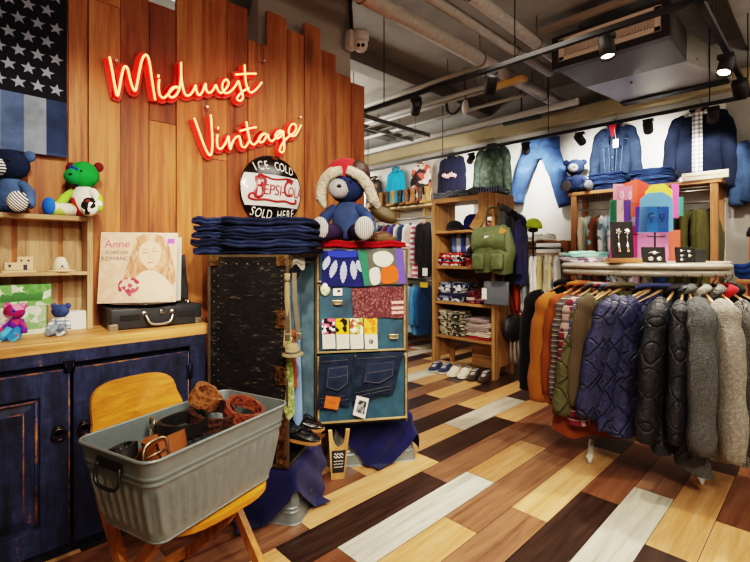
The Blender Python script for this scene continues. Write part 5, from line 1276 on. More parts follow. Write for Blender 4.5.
# folded pale clothes at the end of rack top
TQ=patches(['#8fd0c8','#a6ddd4','#c7e6df','#7cbcb8'],scale=14)
q=at_top(584,2.62); o=folded_mb(.24,.15,.030,2,1.).build('folded_shirt',patches(['#c9b6c6','#e4d6d8','#6a5a70','#a9a4b4'],scale=26),M=T(*q)@RZ(rzc)); tag(o,'mauve printed folded shirt beneath the mint one on rack top','shirt')
o=folded_mb(.23,.15,.032,2,2.).build('folded_shirt',TQ,M=T(q.x,q.y,q.z+.030)@RZ(rzc+.08)); tag(o,'mint green folded shirt on rack top at the island end','shirt')
# ------------------------------------------------------------------ wall unit with hanging clothes and denim on top
UX=4.34; uy0,uy1=onX(718,180,UX).y,onX(571,193,UX).y
ut=(onX(571,192.5,UX).z+onX(718,178.6,UX).z)/2
M_unit=wood('#9c6a42','#b9855a','#6f482c',axis='Z',scale=1.1,rough=.55); M_unitH=wood('#9c6a42','#b9855a','#6f482c',axis='Y',scale=1.1,rough=.55)
un=thing('clothes_unit','tall wooden wall unit with clothes rail beneath stacked jeans','clothes rack',(UX,(uy0+uy1)/2,0))
hy=(uy1-uy0)/2; ud=.30
for s in(-1,1):
    for x in(.02,ud-.02): 
        mb=MB(); mb.box((x,s*(hy-.025),(ut-.03)/2),(.045,.05,ut-.03),bev=.003); mb.build('post',M_unit,un)
mb=MB(); mb.box((ud/2,0,ut-.015),(ud+.02,2*hy+.05,.03),bev=.003); mb.build('top_board',M_unitH,un)
mb=MB(); mb.box((ud/2,0,.15),(ud,2*hy-.10,.03),bev=.003); mb.build('bottom_board',M_unitH,un)
UR=ut-.16
mb=MB(); mb.tube([(.15,-hy+.03,UR),(.15,hy-.03,UR)],.011,8); mb.build('clothes_rail',metal('#b9b6ae',.3),un)
mb=MB()
for k in range(24): mb.tube([(.01,hy-.06-.028*k,ut-.045),(.01,hy-.06-.028*k,ut-.10)],.0028,5)
for z in(ut-.045,ut-.07,ut-.10): mb.tube([(.01,hy-.05,z),(.01,hy-.05-.67,z)],.0028,5)
mb.build('wire_grid',metal('#3b3b3b',.4),un)
mb=MB(); mb.tube([(.01,-hy+.05,ut-.055),(.01,-hy+.55,ut-.055)],.005,6); mb.tube([(.01,-hy+.05,ut-.08),(.01,-hy+.55,ut-.08)],.005,6); mb.build('rail_pair',metal('#b9b6ae',.3),un)
uc=un.location
PALE=[('#d9cdb4','beige'),('#8fb7c4','pale blue'),('#7a4a30','rust'),('#cfdbe0','ice white'),('#9fc0d6','sky blue printed'),('#e8e8e6','white'),('#b9d4cc','mint'),('#dfe5ea','white patterned'),('#c8a8c0','lilac'),('#e4ddd0','cream')]
for k,(c,nm) in enumerate(PALE):
    y=uc.y+hy-.10-.058*k
    m=patches([c,c,'#f0f0ec','#6a7d8c',c],scale=22,seedv=k*.7) if k in(4,7,3,6) else fabric(c,.15)
    simple('%s shirt on the wall unit rail, %s from the island end'%(nm,ORD[k]),'shirt',(uc.x+.15,y,UR-.05),R(8*sin(k*2.1)),m,.18,.56+.05*(k%3),.034,.30,'pale shirts on the wall unit rail',splay=.015,sr=.042)
OLV=[('#8f8a78','stone'),('#2a3f6c','navy blue'),('#2f5a8a','denim blue'),('#4f4f2c','olive'),('#5a5832','olive'),('#47482a','dark olive'),('#54522f','olive')]
for k,(c,nm) in enumerate(OLV):
    y=uc.y-hy+.46-.066*k
    simple('%s work jacket on the wall unit rail, %s toward the concrete end'%(nm,ORD[k]),'jacket',(uc.x+.15,y,UR-.05),R(-8+6*sin(k*1.7)),fabric(c,.25),.20,.62,.042,.46,'work jackets on the wall unit rail',name='jacket',sr=.05)
# stuff on the unit's top : denim stacks, teddy, sign board
DSH=[denim('#24375a',.35,14),denim('#1e2e50',.35,12),denim('#2b4166',.35,13),denim('#192744',.35,15)]
for (px,where,n) in((609,'under the denim jacket',6),(652,'next to the navy jacket',6)):
    q=onX(px,185,UX+.14); stack(n,(q.x,q.y,ut+.001),R(90) if False else -PI/2,.30,.22,.026,DSH,ordlab('dark denim trousers',where),'jeans','denim trousers on the wall unit','folded_denim',2,.008)
q=onX(575,190,UX+.06); b=toy('toy_bear','dark denim bear with grey muzzle sitting on the wall unit',(q.x,q.y,ut),R(-60),.92,denim('#202c48',.3),fabric('#6f6f74',.2),denim('#222e4c',.3),denim('#273452',.3),fabric('#77777c',.2),denim('#1e2a46',.3))
q=onX(705,180,UX-.02); t=thing('sign_board','cream lettered board on the concrete end of the wall unit top','sign',M=T(UX-.015,onX(705,180,UX).y,ut+.001)@RZ(-PI/2))
MB().box((0,0,.03),(.30,.012,.06),bev=.002).build('board',wood('#d9c9a8','#e6d9bd',None,axis='X',knots=False),t)
mb=MB(); mb.tube([(-.125+.25*k/60,-.0068,.031+.0075*sin(k*1.9)+.003*sin(k*.7)) for k in range(61)],.0017,5); mb.build('faded_lettering',plain('#8a5f48',.7),t)
# ------------------------------------------------------------------ clothes hung along the back wall
def wallcoat(label,cat,px,py,X,mat,w,L,t=.05,sl=.5,sr=.055,splay=.02,extra=None,rzj=0,name='jacket',seed=None,colm=None):
    q=onX(px,py,X); g=coat(label,cat,(q.x,q.y,q.z),-PI/2+rzj,mat,colm,False,w,L,t,sl,sr,splay,None,seed,True,extra,name=name)
    h=thing('clothes_hanger','hanger holding the '+label.split(' hung')[0],'hanger',(q.x,q.y,q.z),-PI/2+rzj,'hangers along the back wall'); hanger_parts(h,w,HW,drop=.07); return g
def front_btn(col,n=5,place='#e8e4d8',tagc=None):
    def ex(g,w,L,t):
        mb=MB(); mb.ribbon([(0,-t*1.05-.012,-.05-k*(L-.07)/6) for k in range(7)],.028,.004,up=(1,0,0)); mb.build('placket',g.children[0].data.materials[0],g)
        mb=MB(); 
        for k in range(n): mb.ball((0,-t*1.05-.016,-.09-k*(L-.14)/(n-1)),(.006,.003,.006),n=8,m=5)
        mb.build('buttons',metal('#b08a58',.35),g)
        for s in(-1,1):
            mb=MB(); mb.box((s*w*.45,-t*1.02-.010,-L*.30),(w*.42,.006,.09),bev=.003); mb.box((s*w*.45,-t*1.02-.013,-L*.30+.04),(w*.44,.006,.028),bev=.003); mb.build('chest_pocket',g.children[0].data.materials[0],g)
        mb=MB()
        for s in(-1,1): mb.tube([(s*.02,-t*1.06-.010,-.15),(s*w*.5,-t*1.05-.006,-.155),(s*w*.92,-t*.7-.004,-.17)],.003,5); mb.tube([(s*w*.25,-t*1.06-.010,-.20),(s*w*.16,-t*1.06-.012,-L*.92)],.0022,5); mb.tube([(s*w*.62,-t*1.0-.010,-.20),(s*w*.42,-t*1.0-.012,-L*.92)],.0022,5)
        mb.build('seam',denim('#4a5c78',.3),g)
        mb=MB(); mb.tube([(w*1.0*cos(a),t*1.12*sin(a),-L+.015) for a in [PI+PI*k/14 for k in range(15)]],.016,6,sx=1.3,sy=.4); mb.build('waistband',g.children[0].data.materials[0],g)
        if tagc:
            mb=MB(); mb.box((.03,-t-.025,-.20),(.045,.003,.075)); mb.tube([(.03,-t-.025,-.163),(.015,-t-.02,-.05)],.0015,5); mb.build('price_tag',plain(tagc,.5),g)
    return ex
WX=BACK_X-.11
def lin_red(g,w,L,t):
    front_btn('x',tagc='#ece9e0')(g,w,L,t)
    mb=MB(); mb.face([(-.035,-t*.9-.02,-.01),(.035,-t*.9-.02,-.01),(.02,-t-.024,-.11),(-.005,-t-.024,-.14)]); mb.build('red_undershirt',fabric('#a5202c',.25),g)
wallcoat('faded blue denim jacket over red shirt hung on the back wall','jacket',615,124,WX,denim('#1e2a3e',.8,8),.135,.60,.05,.54,.046,.040,lin_red)
def plaid_in(g,w,L,t):
    mb=MB(); mb.grid(lambda u,v:Vector((-.035+.07*u+.0*v,-t*1.08-.016-.008*sin(u*PI),-.03-(L+.03)*v)),6,12); mb.build('plaid_shirt_front',plaid('#e8e8e6','#2a3550','#2a3550',.035),g)
    mb=MB(); mb.grid(lambda u,v:Vector((-w*1.0+2*w*u,-t*.9*(1-(2*u-1)**2)**.5-.006,-L-.07*v+.01)),16,4); mb.build('plaid_shirt_hem',plaid('#e8e8e6','#2a3550','#2a3550',.035),g)
    mb=MB()
    for s in(-1,1): mb.face([(s*.005,-t-.018,-.055),(s*.07,-t*.5-.02,-.005),(s*.075,-t-.022,-.06)])
    mb.build('plaid_shirt_collar',plaid('#e8e8e6','#2a3550','#2a3550',.035),g)
    for s in(-1,1):
        mb=MB(); mb.box((s*w*.5,-t*1.02-.010,-L*.32),(w*.42,.006,.09),bev=.003); mb.build('chest_pocket',g.children[0].data.materials[0],g)
wallcoat('dark navy jacket over white and navy plaid shirt hung on back wall','jacket',699,110,WX,denim('#121929',.35,9),.155,.54,.05,.60,.052,.045,plaid_in)
q=onX(752,130,WX); wallcoat('light denim jacket hung beyond the plaid one, cut by the frame','jacket',764,135,WX,denim('#2c3d58',.4),.14,.50,.045,.46,.05,.01)
# jeans hung spread on the wall
def wall_jeans(label,pw,pl,pr_,X,mat,hw=.20):
    W_=onX(*pw,X); l=onX(*pl,X); r=onX(*pr_,X); t=thing('hanging_jeans',label,'jeans',(X,W_.y,min(l.z,r.z)))
    o=Vector((X,W_.y,min(l.z,r.z))); top=W_-o; L_,R_=l-o,r-o
    mb=MB(); mb.grid(lambda u,v:top+Vector((.055*sin(2*PI*u)*.8,(.20+.03*v)*cos(2*PI*u),-.20*v)),24,6,cu=True); mb.jitter(.008,10); mb.build('hips',mat,t)
    mb=MB(); mb.tube([top+Vector((.05*sin(2*PI*k/24)*.9,.205*cos(2*PI*k/24),-.012)) for k in range(24)],.016,6,closed=True,sx=1,sy=.5); mb.build('waistband',mat,t)
    for s,e in((1,L_),(-1,R_)):
        a=top+Vector((0,s*.115,-.16)); k=(a*.5+e*.5)+Vector((-.02,s*.02,0))
        mb=MB(); mb.tube(spline([a+Vector((0,0,.06)),a,k,e],6),[.105]*6+[.105-.028*i/12 for i in range(13)],16,sx=.62,sy=1.0,up=(1,0,0)); mb.jitter(.012,9,s); mb.build('trouser_leg',mat,t)
    mb=MB()
    for y in(-.12,-.03,.06,.13): mb.box(top+Vector((-.052,y,-.014)),(.006,.014,.05))
    mb.box(top+Vector((-.056,0,-.10)),(.004,.012,.12)); mb.build('belt_loops',mat,t)
    return t
wall_jeans('light washed blue jeans hung spread open on the back wall',(540,140),(517,203),(566,206),WX+.02,denim('#3f5986',1.1,5))
# more tops further along the rail
def txt(s,size,col,z):
    def ex(g,w,L,t):
        mb=MB(); mb.tube([(-.10+.20*k/40,-t-.012,z+size*.30*sin(k*.95)+.01*sin(k*.3)) for k in range(41)],.009,6); mb.build('printed_lettering',plain(col,.6),g)
    return ex
wallcoat('teal blue hooded jacket hung above the boots on the back wall','jacket',396,169,WX,fabric('#1a90b4',.25,12,.4,.6),.115,.52,.05,.42,.042,.02)
wallcoat('dark jacket hung at the plank wall end above the boots','jacket',374,178,WX,patches(['#2a2a30','#4a3a30','#222228','#6a5a48'],scale=14),.11,.5,.05,.44,.042,.01)
wallcoat('black, pink and cream patterned fleece hung above the boots','jacket',421,163,WX,patches(['#d8b8ac','#2a2428','#c8584e','#e0d2c4','#3a3030'],scale=14),.11,.50,.05,.46,.042,.01)
wallcoat('navy sweatshirt with pale red script hung above the island','sweatshirt',452,155,WX,fabric('#14162a',.25),.14,.46,.05,.42,.045,.015,txt('Sport',.085,'#e0a8a4',-.26),name='sweatshirt')
wallcoat('green camouflage zip hooded jacket hung next to the jeans','jacket',492,146,WX,patches(['#28312a','#202822','#343d33','#262f24'],scale=26),.165,.62,.055,.56,.05,.02)
# ------------------------------------------------------------------ boot shelf on the back wall
bs0,bs1=onX(436,203,BACK_X-.25).y,onX(366,209,BACK_X-.25).y; bsz=onX(405,206,BACK_X-.25).z
o=thing('boot_shelf','long pale wall shelf carrying boots at the far end','shelf',(BACK_X-.13,(bs0+bs1)/2,bsz))
MB().box((0,0,-.012),(.25,bs1-bs0+.3,.024),bev=.002).build('shelf_board',wood('#b89a72','#cdb28a',None,axis='Y',knots=False),o)
for y in(-.35,.2,.7):
    mb=MB(); mb.box((.05,y,-.12),(.14,.025,.19),bev=.002); mb.build('bracket',wood('#b89a72','#cdb28a',None,axis='Z',knots=False),o)
mb=MB(); mb.box((-.06,bs0-(bs0+bs1)/2+.05,-bsz/2-.012),(.04,.05,bsz-.03)); mb.build('upright',wood('#b89a72','#cdb28a',None,axis='Z',knots=False),o)
BOOT=[leather('#6b4728'),leather('#8a6034'),leather('#4a3122'),leather('#a0763f'),leather('#2b241f')]
for k in range(9):
    y=bs1-.10-.118*k; px_=0
    t=thing('cowboy_boot',('brown','tan','dark brown','honey','black')[k%5]+' leather boot on the wall shelf, '+ORD[k]+' from the plank wall','boot',(BACK_X-.16,y,bsz+.001),R(-90+8*sin(k*2)),'boots on the wall shelf')
    m=BOOT[k%5]; t.scale=(.8,.8,.78)
    mb=MB(); mb.tube(spline([(0,0,.055),(0,.004,.12),(0,.01,.20),(0,.008,.30)],4),[.036]*4+[.042]*5+[.052]*4,12,sy=1.15); mb.build('shaft',m,t)
    mb=MB(); mb.tube(spline([(0,.045,.05),(0,-.02,.055),(0,-.10,.040),(0,-.175,.026)],4),[.030,.036,.040,.040,.040,.038,.037,.036,.035,.033,.028,.020,.008],12,sx=.95,sy=1.0); mb.build('foot',m,t)
    mb=MB(); mb.box((0,-.09,.006),(.068,.17,.010),bev=.003); mb.box((0,.035,.013),(.056,.05,.026),bev=.003,taper=1.1); mb.build('sole',plain('#2b1f17',.5),t)
# ------------------------------------------------------------------ two-tier rail of clothes at the far end
FX=4.22; fy0,fy1=onX(431,240,FX).y,onX(376,240,FX).y
fr=thing('pipe_clothes_rail','two-tier pipe clothes rail behind the trunk at the far end','clothes rack',(FX,(fy0+fy1)/2,0)); L2=(fy1-fy0)/2
for s in(-1,1):
    mb=MB(); mb.tube([(0,s*(L2+.02),0.0),(0,s*(L2+.02),1.56)],.014,8); mb.build('post',metal('#8a8882',.4),fr)
for z in(1.55,.80):
    mb=MB(); mb.tube([(0,-L2-.02,z),(0,L2+.02,z)],.012,8); mb.build('rail',metal('#8a8882',.4),fr)
UPC=[('#2b2b34','black'),('#b9596f','pink striped'),('#d9d5cc','white'),('#33415e','slate'),('#c9c6ba','cream'),('#463f7a','violet'),('#5a3440','plum'),('#20222c','ink'),('#8f97a6','grey'),('#403a66','indigo')]
for k,(c,nm) in enumerate(UPC):
    y=fr.location.y-L2+.05+(2*L2-.1)*k/9
    m=stripes(c,'#e6e0e0',16,'Z') if k==1 else fabric(c,.2)
    simple('%s top on the upper far rail, %s from the island'%(nm,ORD[k]),'shirt',(FX,y,1.50),R(6*sin(k*1.9)),m,.17,.66,.04,.42,'tops on the far upper rail',sr=.048)
LOC=[('#24476e','petrol blue'),('#3a7fae','bright blue'),('#8fa6b8','light grey blue'),('#2f3850','midnight'),('#a02a5a','raspberry'),('#c8ccd4','silver'),('#2a3c60','royal'),('#4a6e8c','steel blue'),('#e0b83a','mustard'),('#1f2a3c','dark navy')]
for k,(c,nm) in enumerate(LOC):
    y=fr.location.y-L2+.05+(2*L2-.1)*k/9
    simple('%s shirt on the lower far rail, %s from the island'%(nm,ORD[k]),'shirt',(FX,y,.75),R(6*sin(k*1.3)),fabric(c,.2),.17,.58,.04,.40,'shirts on the far lower rail',sr=.046)
q=onX(425,272,FX-.22); t=thing('size_card','white size card hanging on the far rail above a yellow one','card',(q.x,q.y,q.z)); MB().box((0,0,0),(.004,.07,.09)).build('card',plain('#e8e6e0',.5),t); MB().tube([(0,0,.045),(0,0,.10)],.002,5).build('cord',plain('#555',.5),t) if False else MB().tube([(0,0,.045),(0,0,.10)],.002,5).build('cord',plain('#555555',.5),t)
q=onX(424,285,FX-.22); t=thing('size_card','yellow card hanging on the far rail below the white one','card',(q.x,q.y,q.z)); MB().box((0,0,0),(.004,.11,.055),bev=.002).build('card',plain('#c9a32c',.5),t); MB().tube([(0,0,.027),(0,0,.08)],.002,5).build('cord',plain('#555555',.5),t)
# ------------------------------------------------------------------ timber display island
IX=3.50; iy0,iy1=2.075,2.775; ih=1.645; idp=.34
M_pine=wood('#8f683f','#a88052','#62452a',axis='Z',scale=1.0,rough=.6); M_pineY=wood('#8f683f','#a88052','#62452a',axis='Y',scale=1.0,rough=.55)
isl=thing('timber_shelf_unit','tall rough timber shelf unit stacked with folded shirts and shoes','shelf',(IX,(iy0+iy1)/2,0)); hy=(iy1-iy0)/2
for s in(-1,1):
    mb=MB(); y=s*(hy-.02)
    if s==1: mb.prism([(0,0),(.07,0),(.10,.10),(.27,.10),(.30,0),(idp,0),(idp,ih),(0,ih)],.032,T(0,y+.016,0)@RX(PI/2))
    else: mb.prism([(0,0),(.07,0),(.10,.10),(.27,.10),(.30,0),(idp,0),(idp,ih),(0,ih)],.032,T(0,y+.016,0)@RX(PI/2))
    mb.build('side_panel',M_pine,isl)
SHZ=[.330,.655,.995,1.335]
mb=MB(); mb.box((idp/2,0,ih-.022),(idp,2*hy-.075,.044),bev=.004); mb.build('top_board',M_pineY,isl)
for z in SHZ:
    mb=MB(); mb.box((idp/2,0,z-.014),(idp-.01,2*hy-.075,.026),bev=.003); mb.build('shelf_board',M_pineY,isl)
mb=MB(); mb.box((idp-.008,-.10,.16),(.014,2*hy-.30,.31)); mb.build('back_board',wood('#b58a58','#caa06b',None,axis='Y',scale=1.0),isl)
mb=MB(); mb.box((idp-.008,0,.84),(.014,2*hy-.08,.98)); mb.build('back_board',wood('#86603c','#9d7448',None,axis='Y',scale=1.0),isl)
mb=MB(); mb.box((-.006,-hy+.10,ih-.10),(.03,.12,.22),bev=.004,rz=0); mb.build('corner_block',M_pine,isl)
mb=MB(); mb.box((-.006,-hy+.17,ih-.25),(.02,.10,.16),M=RX(.6),bev=.004); mb.build('brace',M_pineY,isl)
IC=isl.location
def IS(y,z,x=.15): return (IC.x+x,IC.y+y,z+.001)
def mats(*cs,pat=False,sv=0.0): return [patches(list(c),scale=34,seedv=sv+i) if isinstance(c,(list,tuple)) else fabric(c,.2) for i,c in enumerate(cs)]
stack(6,IS(.17,SHZ[2]),-PI/2,.26,.25,.022,mats(['#b02a2c','#e4ddd4','#2a2430'],['#c43a34','#e8e2d8','#8a2030'],['#24365c','#d8dce4','#4a6a9c'],['#b8302c','#d9d2c8','#1e1e26']),ordlab('red and navy printed shirt','on the third shelf'),'shirt','printed shirts on the third shelf','folded_shirt',2,.012)
stack(4,IS(-.13,SHZ[2]),-PI/2,.24,.25,.022,mats(['#c22f2c','#e8e2d8','#b02426'],['#d24a3a','#efe8de','#a02a2a'],'#a82a2c',['#c8342e','#e6dfd6']),ordlab('red check shirt','nearest the green bag'),'shirt','red shirts on the third shelf','folded_shirt',2,.012)
for k in range(6):
    o=folded_mb(.10,.26,.26,1,k*1.0,.004).build('folded_shirt',fabric(['#5a78b0','#c6cede','#3c5a9c','#dfe3ea','#6a8ac4','#aebbd4'][k],.2)); 
    o.location=IS(.22-.055*k,SHZ[2]+.135,.24); o.scale=(.5,.5,.66); o.rotation_euler=(0,0,-PI/2); tag(o,'upright blue and white shirt behind the printed pile, %s from the far side'%ORD[k],'shirt','upright blue shirts on the third shelf')
stack(7,IS(.16,SHZ[1]),-PI/2,.27,.26,.026,mats(['#2a3050','#cfd2da','#4a5578'],['#1e2238','#8a90a8'],'#2b2f4a',['#c8ccd4','#3a4468'],['#282c48','#dfe0e4']),ordlab('navy and white shirt','on the second shelf'),'shirt','navy shirts on the second shelf','folded_shirt',2,.014)
stack(4,IS(-.15,SHZ[1]),-PI/2,.25,.26,.026,mats(['#7a2a34','#2a2028','#b06068'],['#8a2e38','#d8c8c4'],['#5a2430','#8a3a44']),ordlab('maroon plaid shirt','nearest the grey tote'),'shirt','maroon shirts on the second shelf','folded_shirt',2,.014)
stack(8,IS(.16,SHZ[0]),-PI/2,.27,.26,.029,mats(['#8f8878','#2c2a28','#cfc8b8'],['#6f6a5c','#1f1e1c','#b8b09c'],['#a49c88','#3a3630']),ordlab('grey patterned shirt','on the lowest shelf'),'shirt','patterned shirts on the lowest shelf','folded_shirt',2,.014)
stack(7,IS(-.15,SHZ[0]),-PI/2,.26,.26,.026,mats('#a83038','#b8b09c','#c8b6a8','#8a7a78','#a4948c','#b39a98','#8f7f80'),ordlab('plain muted shirt','beside the patterned pile'),'shirt','plain shirts on the lowest shelf','folded_shirt',2,.012)
# caps and beanie
def cap(label,loc,rz,m,mb_=None):
    t=thing('baseball_cap',label,'cap',loc,rz)
    mb=MB(); mb.lathe([(.085,0),(.086,.03),(.075,.065),(.05,.09),(.02,.1),(0,.101)],n=20,sy=1.12); mb.build('crown',m,t)
    mb=MB(); mb.grid(lambda u,v:Vector(((.075+.0*v)*cos(PI*u)*(1-.12*v),-.06-.085*v*sin(PI*u)**.7-.02*sin(PI*u),.006+.012*sin(PI*u)-.012*v)),14,6); mb.build('visor',mb_ or m,t)
    MB().ball((0,0,.102),.006,n=8,m=5).build('button',m,t); return t
BKF=fabric('#17171b',.3)
cap('black cap lying on the top shelf beside the navy beanie',IS(.17,SHZ[3],.13),R(-60),BKF)
t=thing('beanie','navy knitted beanie on the top shelf of the timber unit','hat',IS(-.03,SHZ[3],.14))
mb=MB(); mb.lathe([(.088,0),(.092,.035),(.088,.045),(.086,.09),(.065,.13),(.03,.15),(0,.153)],n=24); mb.build('crown',knit('#20285e',80),t); mb=MB(); mb.lathe([(.091,.002),(.097,.006),(.097,.042),(.091,.046)],n=24); mb.build('cuff',knit('#20285e',80),t)
tag(folded_mb(.11,.14,.07,2,5.).build('folded_scarf',patches(['#b04038','#e0d0c0','#8a3a30'],scale=18),M=T(*IS(-.235,SHZ[3],.10))@RZ(-PI/2)),'small red and cream folded scarf beside the navy beanie','scarf')
cap('black cap perched on the red check shirts on the third shelf',IS(-.09,SHZ[2]+.095,.10),R(-100),BKF)
# dark jackets thrown over the top
for k,(y,m,lab,L_,w_) in enumerate(((.20,fabric('#4a4e58',.3),'dark grey folded jacket at the far end on top of the timber unit',.30,.20),(-.02,patches(['#3a4a3c','#565c66','#2c3440'],scale=14),'green and grey folded jacket in the middle on top of timber unit',.32,.24),(-.22,stripes('#2e3344','#6a7080',40,'X'),'navy striped folded jacket at the near end on top of timber unit',.26,.22))):
    o=folded_mb(L_,.30,.060,2,k*3.,.014).build('folded_jacket',m); o.location=IS(y,ih,.15); o.rotation_euler=(0,0,-PI/2+.2*k-.2); tag(o,lab,'jacket')
o=[o for o in bpy.data.objects if o.name=='folded_jacket'][0]
mb=MB(); mb.tube(spline([(-.02,.10,.05),(-.10,.05,.062),(-.17,-.02,.05),(-.215,-.06,.010)],5),[.034]*8+[.03]*5+[.026]*3,10,sx=.7); mb.jitter(.006,12); mb.build('sleeve',o.data.materials[0],o)
# shoes under the lowest shelf
def pair(nm,y,up,sl,kind,x=.02,z=.001):
    for k,dy in enumerate((.05,-.05)):
        t=thing('sneaker',nm+(', the one farther from the green bag',', the one nearer the green bag')[k],'shoe',M=T(IC.x+x+.02*k,IC.y+y+dy,.008)@RZ(PI/2+.25)@T(0,-.02,0),group=nm)
        shoe(t,Matrix(),.25,.088,up,sl,kind)
pair('navy canvas shoes under the timber unit',.215,fabric('#26324e',.2),plain('#c9c2b2',.6),'sneaker')
pair('off-white canvas shoes under the timber unit',-.005,fabric('#c9bfa6',.15),plain('#ddd8cc',.6),'sneaker')
pair('dark brown shoes under the timber unit',-.205,leather('#3a2b24'),plain('#2a211b',.6),'sneaker',.03)
# olive bag-like jacket, grey tote and dark clothes hung on the near side panel
q=Vector((IX-.055,IC.y-hy+.02,0))
GRN=NM('olive_nylon'); f=GRN.noise(scale=12,detail=5); GRN.bump(GRN.noise(scale=18,detail=4),.6,.02); GRN=GRN.out(GRN.mix(f,C('#3f4a2a'),C('#626d48')),.6)
a=onX(494,226,IX-.09); b=onX(494,273,IX-.09)
t=thing('olive_backpack','olive green canvas backpack hanging on the near post of timber unit','backpack',(IX-.10,a.y,b.z)); hh=a.z-b.z
mb=MB(); mb.grid(lambda u,v:Vector(((.07+.02*sin(v*PI))*sin(2*PI*u),(.16+.035*sin(v*PI*.9))*(abs(cos(2*PI*u))**.7)*(1 if cos(2*PI*u)>0 else -1),hh*(1-v)*.98)),24,12,cu=True); mb.jitter(.026,9); mb.jitter(.010,22,3.); mb.build('bag_body',GRN,t)
mb=MB(); mb.grid(lambda u,v:Vector((-.055-.045*sin(v*2.6),-.155+.31*u+.02*(u-.5)*v,hh*(1.0-.52*v)+.02*sin(u*PI)*(v-.5))),12,8); mb.jitter(.020,10); mb.jitter(.010,24,2.); mb.build('top_flap',GRN,t)
for s in(-1,1):
    mb=MB(); mb.box((-.092,s*.09,hh*.24),(.05,.11,hh*.34),bev=.018); mb.jitter(.006,14); mb.build('side_pocket',GRN,t)
mb=MB(); mb.tube(spline([(-.02,-.06,hh*.95),(.0,-.05,hh+.14),(.0,.05,hh+.14),(-.02,.06,hh*.95)],5),.010,8,sx=.5); mb.build('shoulder_strap',fabric('#3e3a2c',.3),t)
MB().box((-.102,.0,hh*.72),(.004,.045,.05)).build('price_tag',plain('#e4e2d8',.5),t)
MB().box((-.085,-.135,hh*.86),(.006,.06,.05),M=RX(.5),bev=.01).build('leather_tab',leather('#b98548'),t)
a=onX(497,281,IX-.06); b=onX(497,305,IX-.06)
t=thing('grey_tote','flat grey tote bag hanging below the olive backpack','bag',(IX-.07,a.y,b.z)); hh=a.z-b.z
mb=MB(); mb.box((0,0,hh/2),(.035,.23,hh),bev=.012); mb.jitter(.010,12); mb.build('bag_body',fabric('#5c626b',.25),t)
mb=MB(); mb.tube(spline([(0,-.06,hh),(.02,-.05,hh+.1),(.02,.05,hh+.1),(0,.06,hh)],5),.006,6); mb.build('strap',fabric('#3f444c',.25),t)
MB().box((-.022,.105,hh*.45),(.004,.045,.095)).build('price_tag',plain('#e8e6e0',.5),t)
PX0=onX(507,240,IX+.12)
for k,(lab,m,px,zt,L_) in enumerate((('charcoal hooded jacket hung on the near side of timber unit',fabric('#33363c',.3),500,1.50,.42),('black coat hung on the near side of timber unit',fabric('#15151a',.3),511,1.46,.60),('navy cardigan hung outermost on the near side of timber unit',fabric('#23254a',.3),518,1.42,.58))):
    w=onX(px,230,IX+.02+.05*k); coat(lab,'jacket',(IX+.05+.05*k,iy0-.070-.045*k,zt),R(14),m,None,False,.11,L_,.05,.42,.045,.01)
    hk=thing('coat_hook','metal hook carrying the '+lab.split(' hung')[0],'hook',(IX+.05+.05*k,iy0-.028,zt+.035)); mb=MB(); mb.box((0,.028,.0),(.02,.004,.05)); mb.tube(spline([(0,.026,.01),(0,-.03-.05*k,.0),(0,-.045-.06*k,-.03),(0,-.06-.06*k,-.015)],4),.004,6); mb.build('hook',metal('#55524c',.4),hk)
# black round bag with tassels, orange garment, rail of light shirts
q=onX(502,342,IX+.02); t=thing('round_bag','round black leather bag hanging low on the near side of timber unit','bag',(IX+.10,iy0-.115,.30))
mb=MB(); mb.ball((0,0,.16),(.16,.06,.13)); mb.jitter(.012,10); mb.build('bag_body',leather('#17171a'),t)
mb=MB(); mb.tube(spline([(-.10,0,.24),(-.05,.03,.42),(.0,.05,.50),(.05,.03,.42),(.10,0,.24)],5),.006,6); mb.build('strap',leather('#222226'),t)
for k in range(4): 
    mb=MB(); mb.tube([(-.09+.06*k,-.03,.06),(-.10+.065*k,-.035,-.05-.03*(k%2)),(-.09+.06*k,-.04,-.13)],[.006,.010,.014],6); mb.build('tassel',fabric(['#6b6560','#8a8078'][k%2],.3),t)
SXR=3.95
ra,rb=onX(513,262,SXR),onX(562,262,SXR+.0); rl=thing('side_clothes_rail','low pipe rail of light shirts between timber unit and wall','clothes rack',(SXR,(ra.y+rb.y)/2,0)); LL=(ra.y-rb.y)/2; rz_=onX(540,248,SXR).z
for s in(-1,1): mb=MB(); mb.tube([(0,s*LL,0),(0,s*LL,rz_)],.013,8); mb.build('post',metal('#6a6862',.4),rl)
mb=MB(); mb.tube([(0,-LL,rz_),(0,LL,rz_)],.012,8); mb.build('rail',metal('#6a6862',.4),rl)
LIGHT=[('#d2532c','orange red'),('#c9482a','vermilion'),('#d8d4cc','white'),('#a9b4c0','grey blue'),('#e8e4da','ivory'),('#33415e','slate navy'),('#dfe2e4','white striped'),('#b8a878','khaki'),('#d9d4c8','off-white'),('#6a86a8','blue'),('#c9b98f','sand'),('#cfd0cc','pale grey')]
for k,(c,nm) in enumerate(LIGHT):
    y=rl.location.y+LL-.05-(2*LL-.1)*k/11
    simple('%s shirt on the low side rail, %s from the timber unit'%(nm,ORD[k]),'shirt',(SXR,y,rz_-.05),R(22+7*sin(k*1.7)),fabric(c,.2),.17,.66 if k<2 else .55,.04,.45,'shirts on the low side rail',sr=.048)
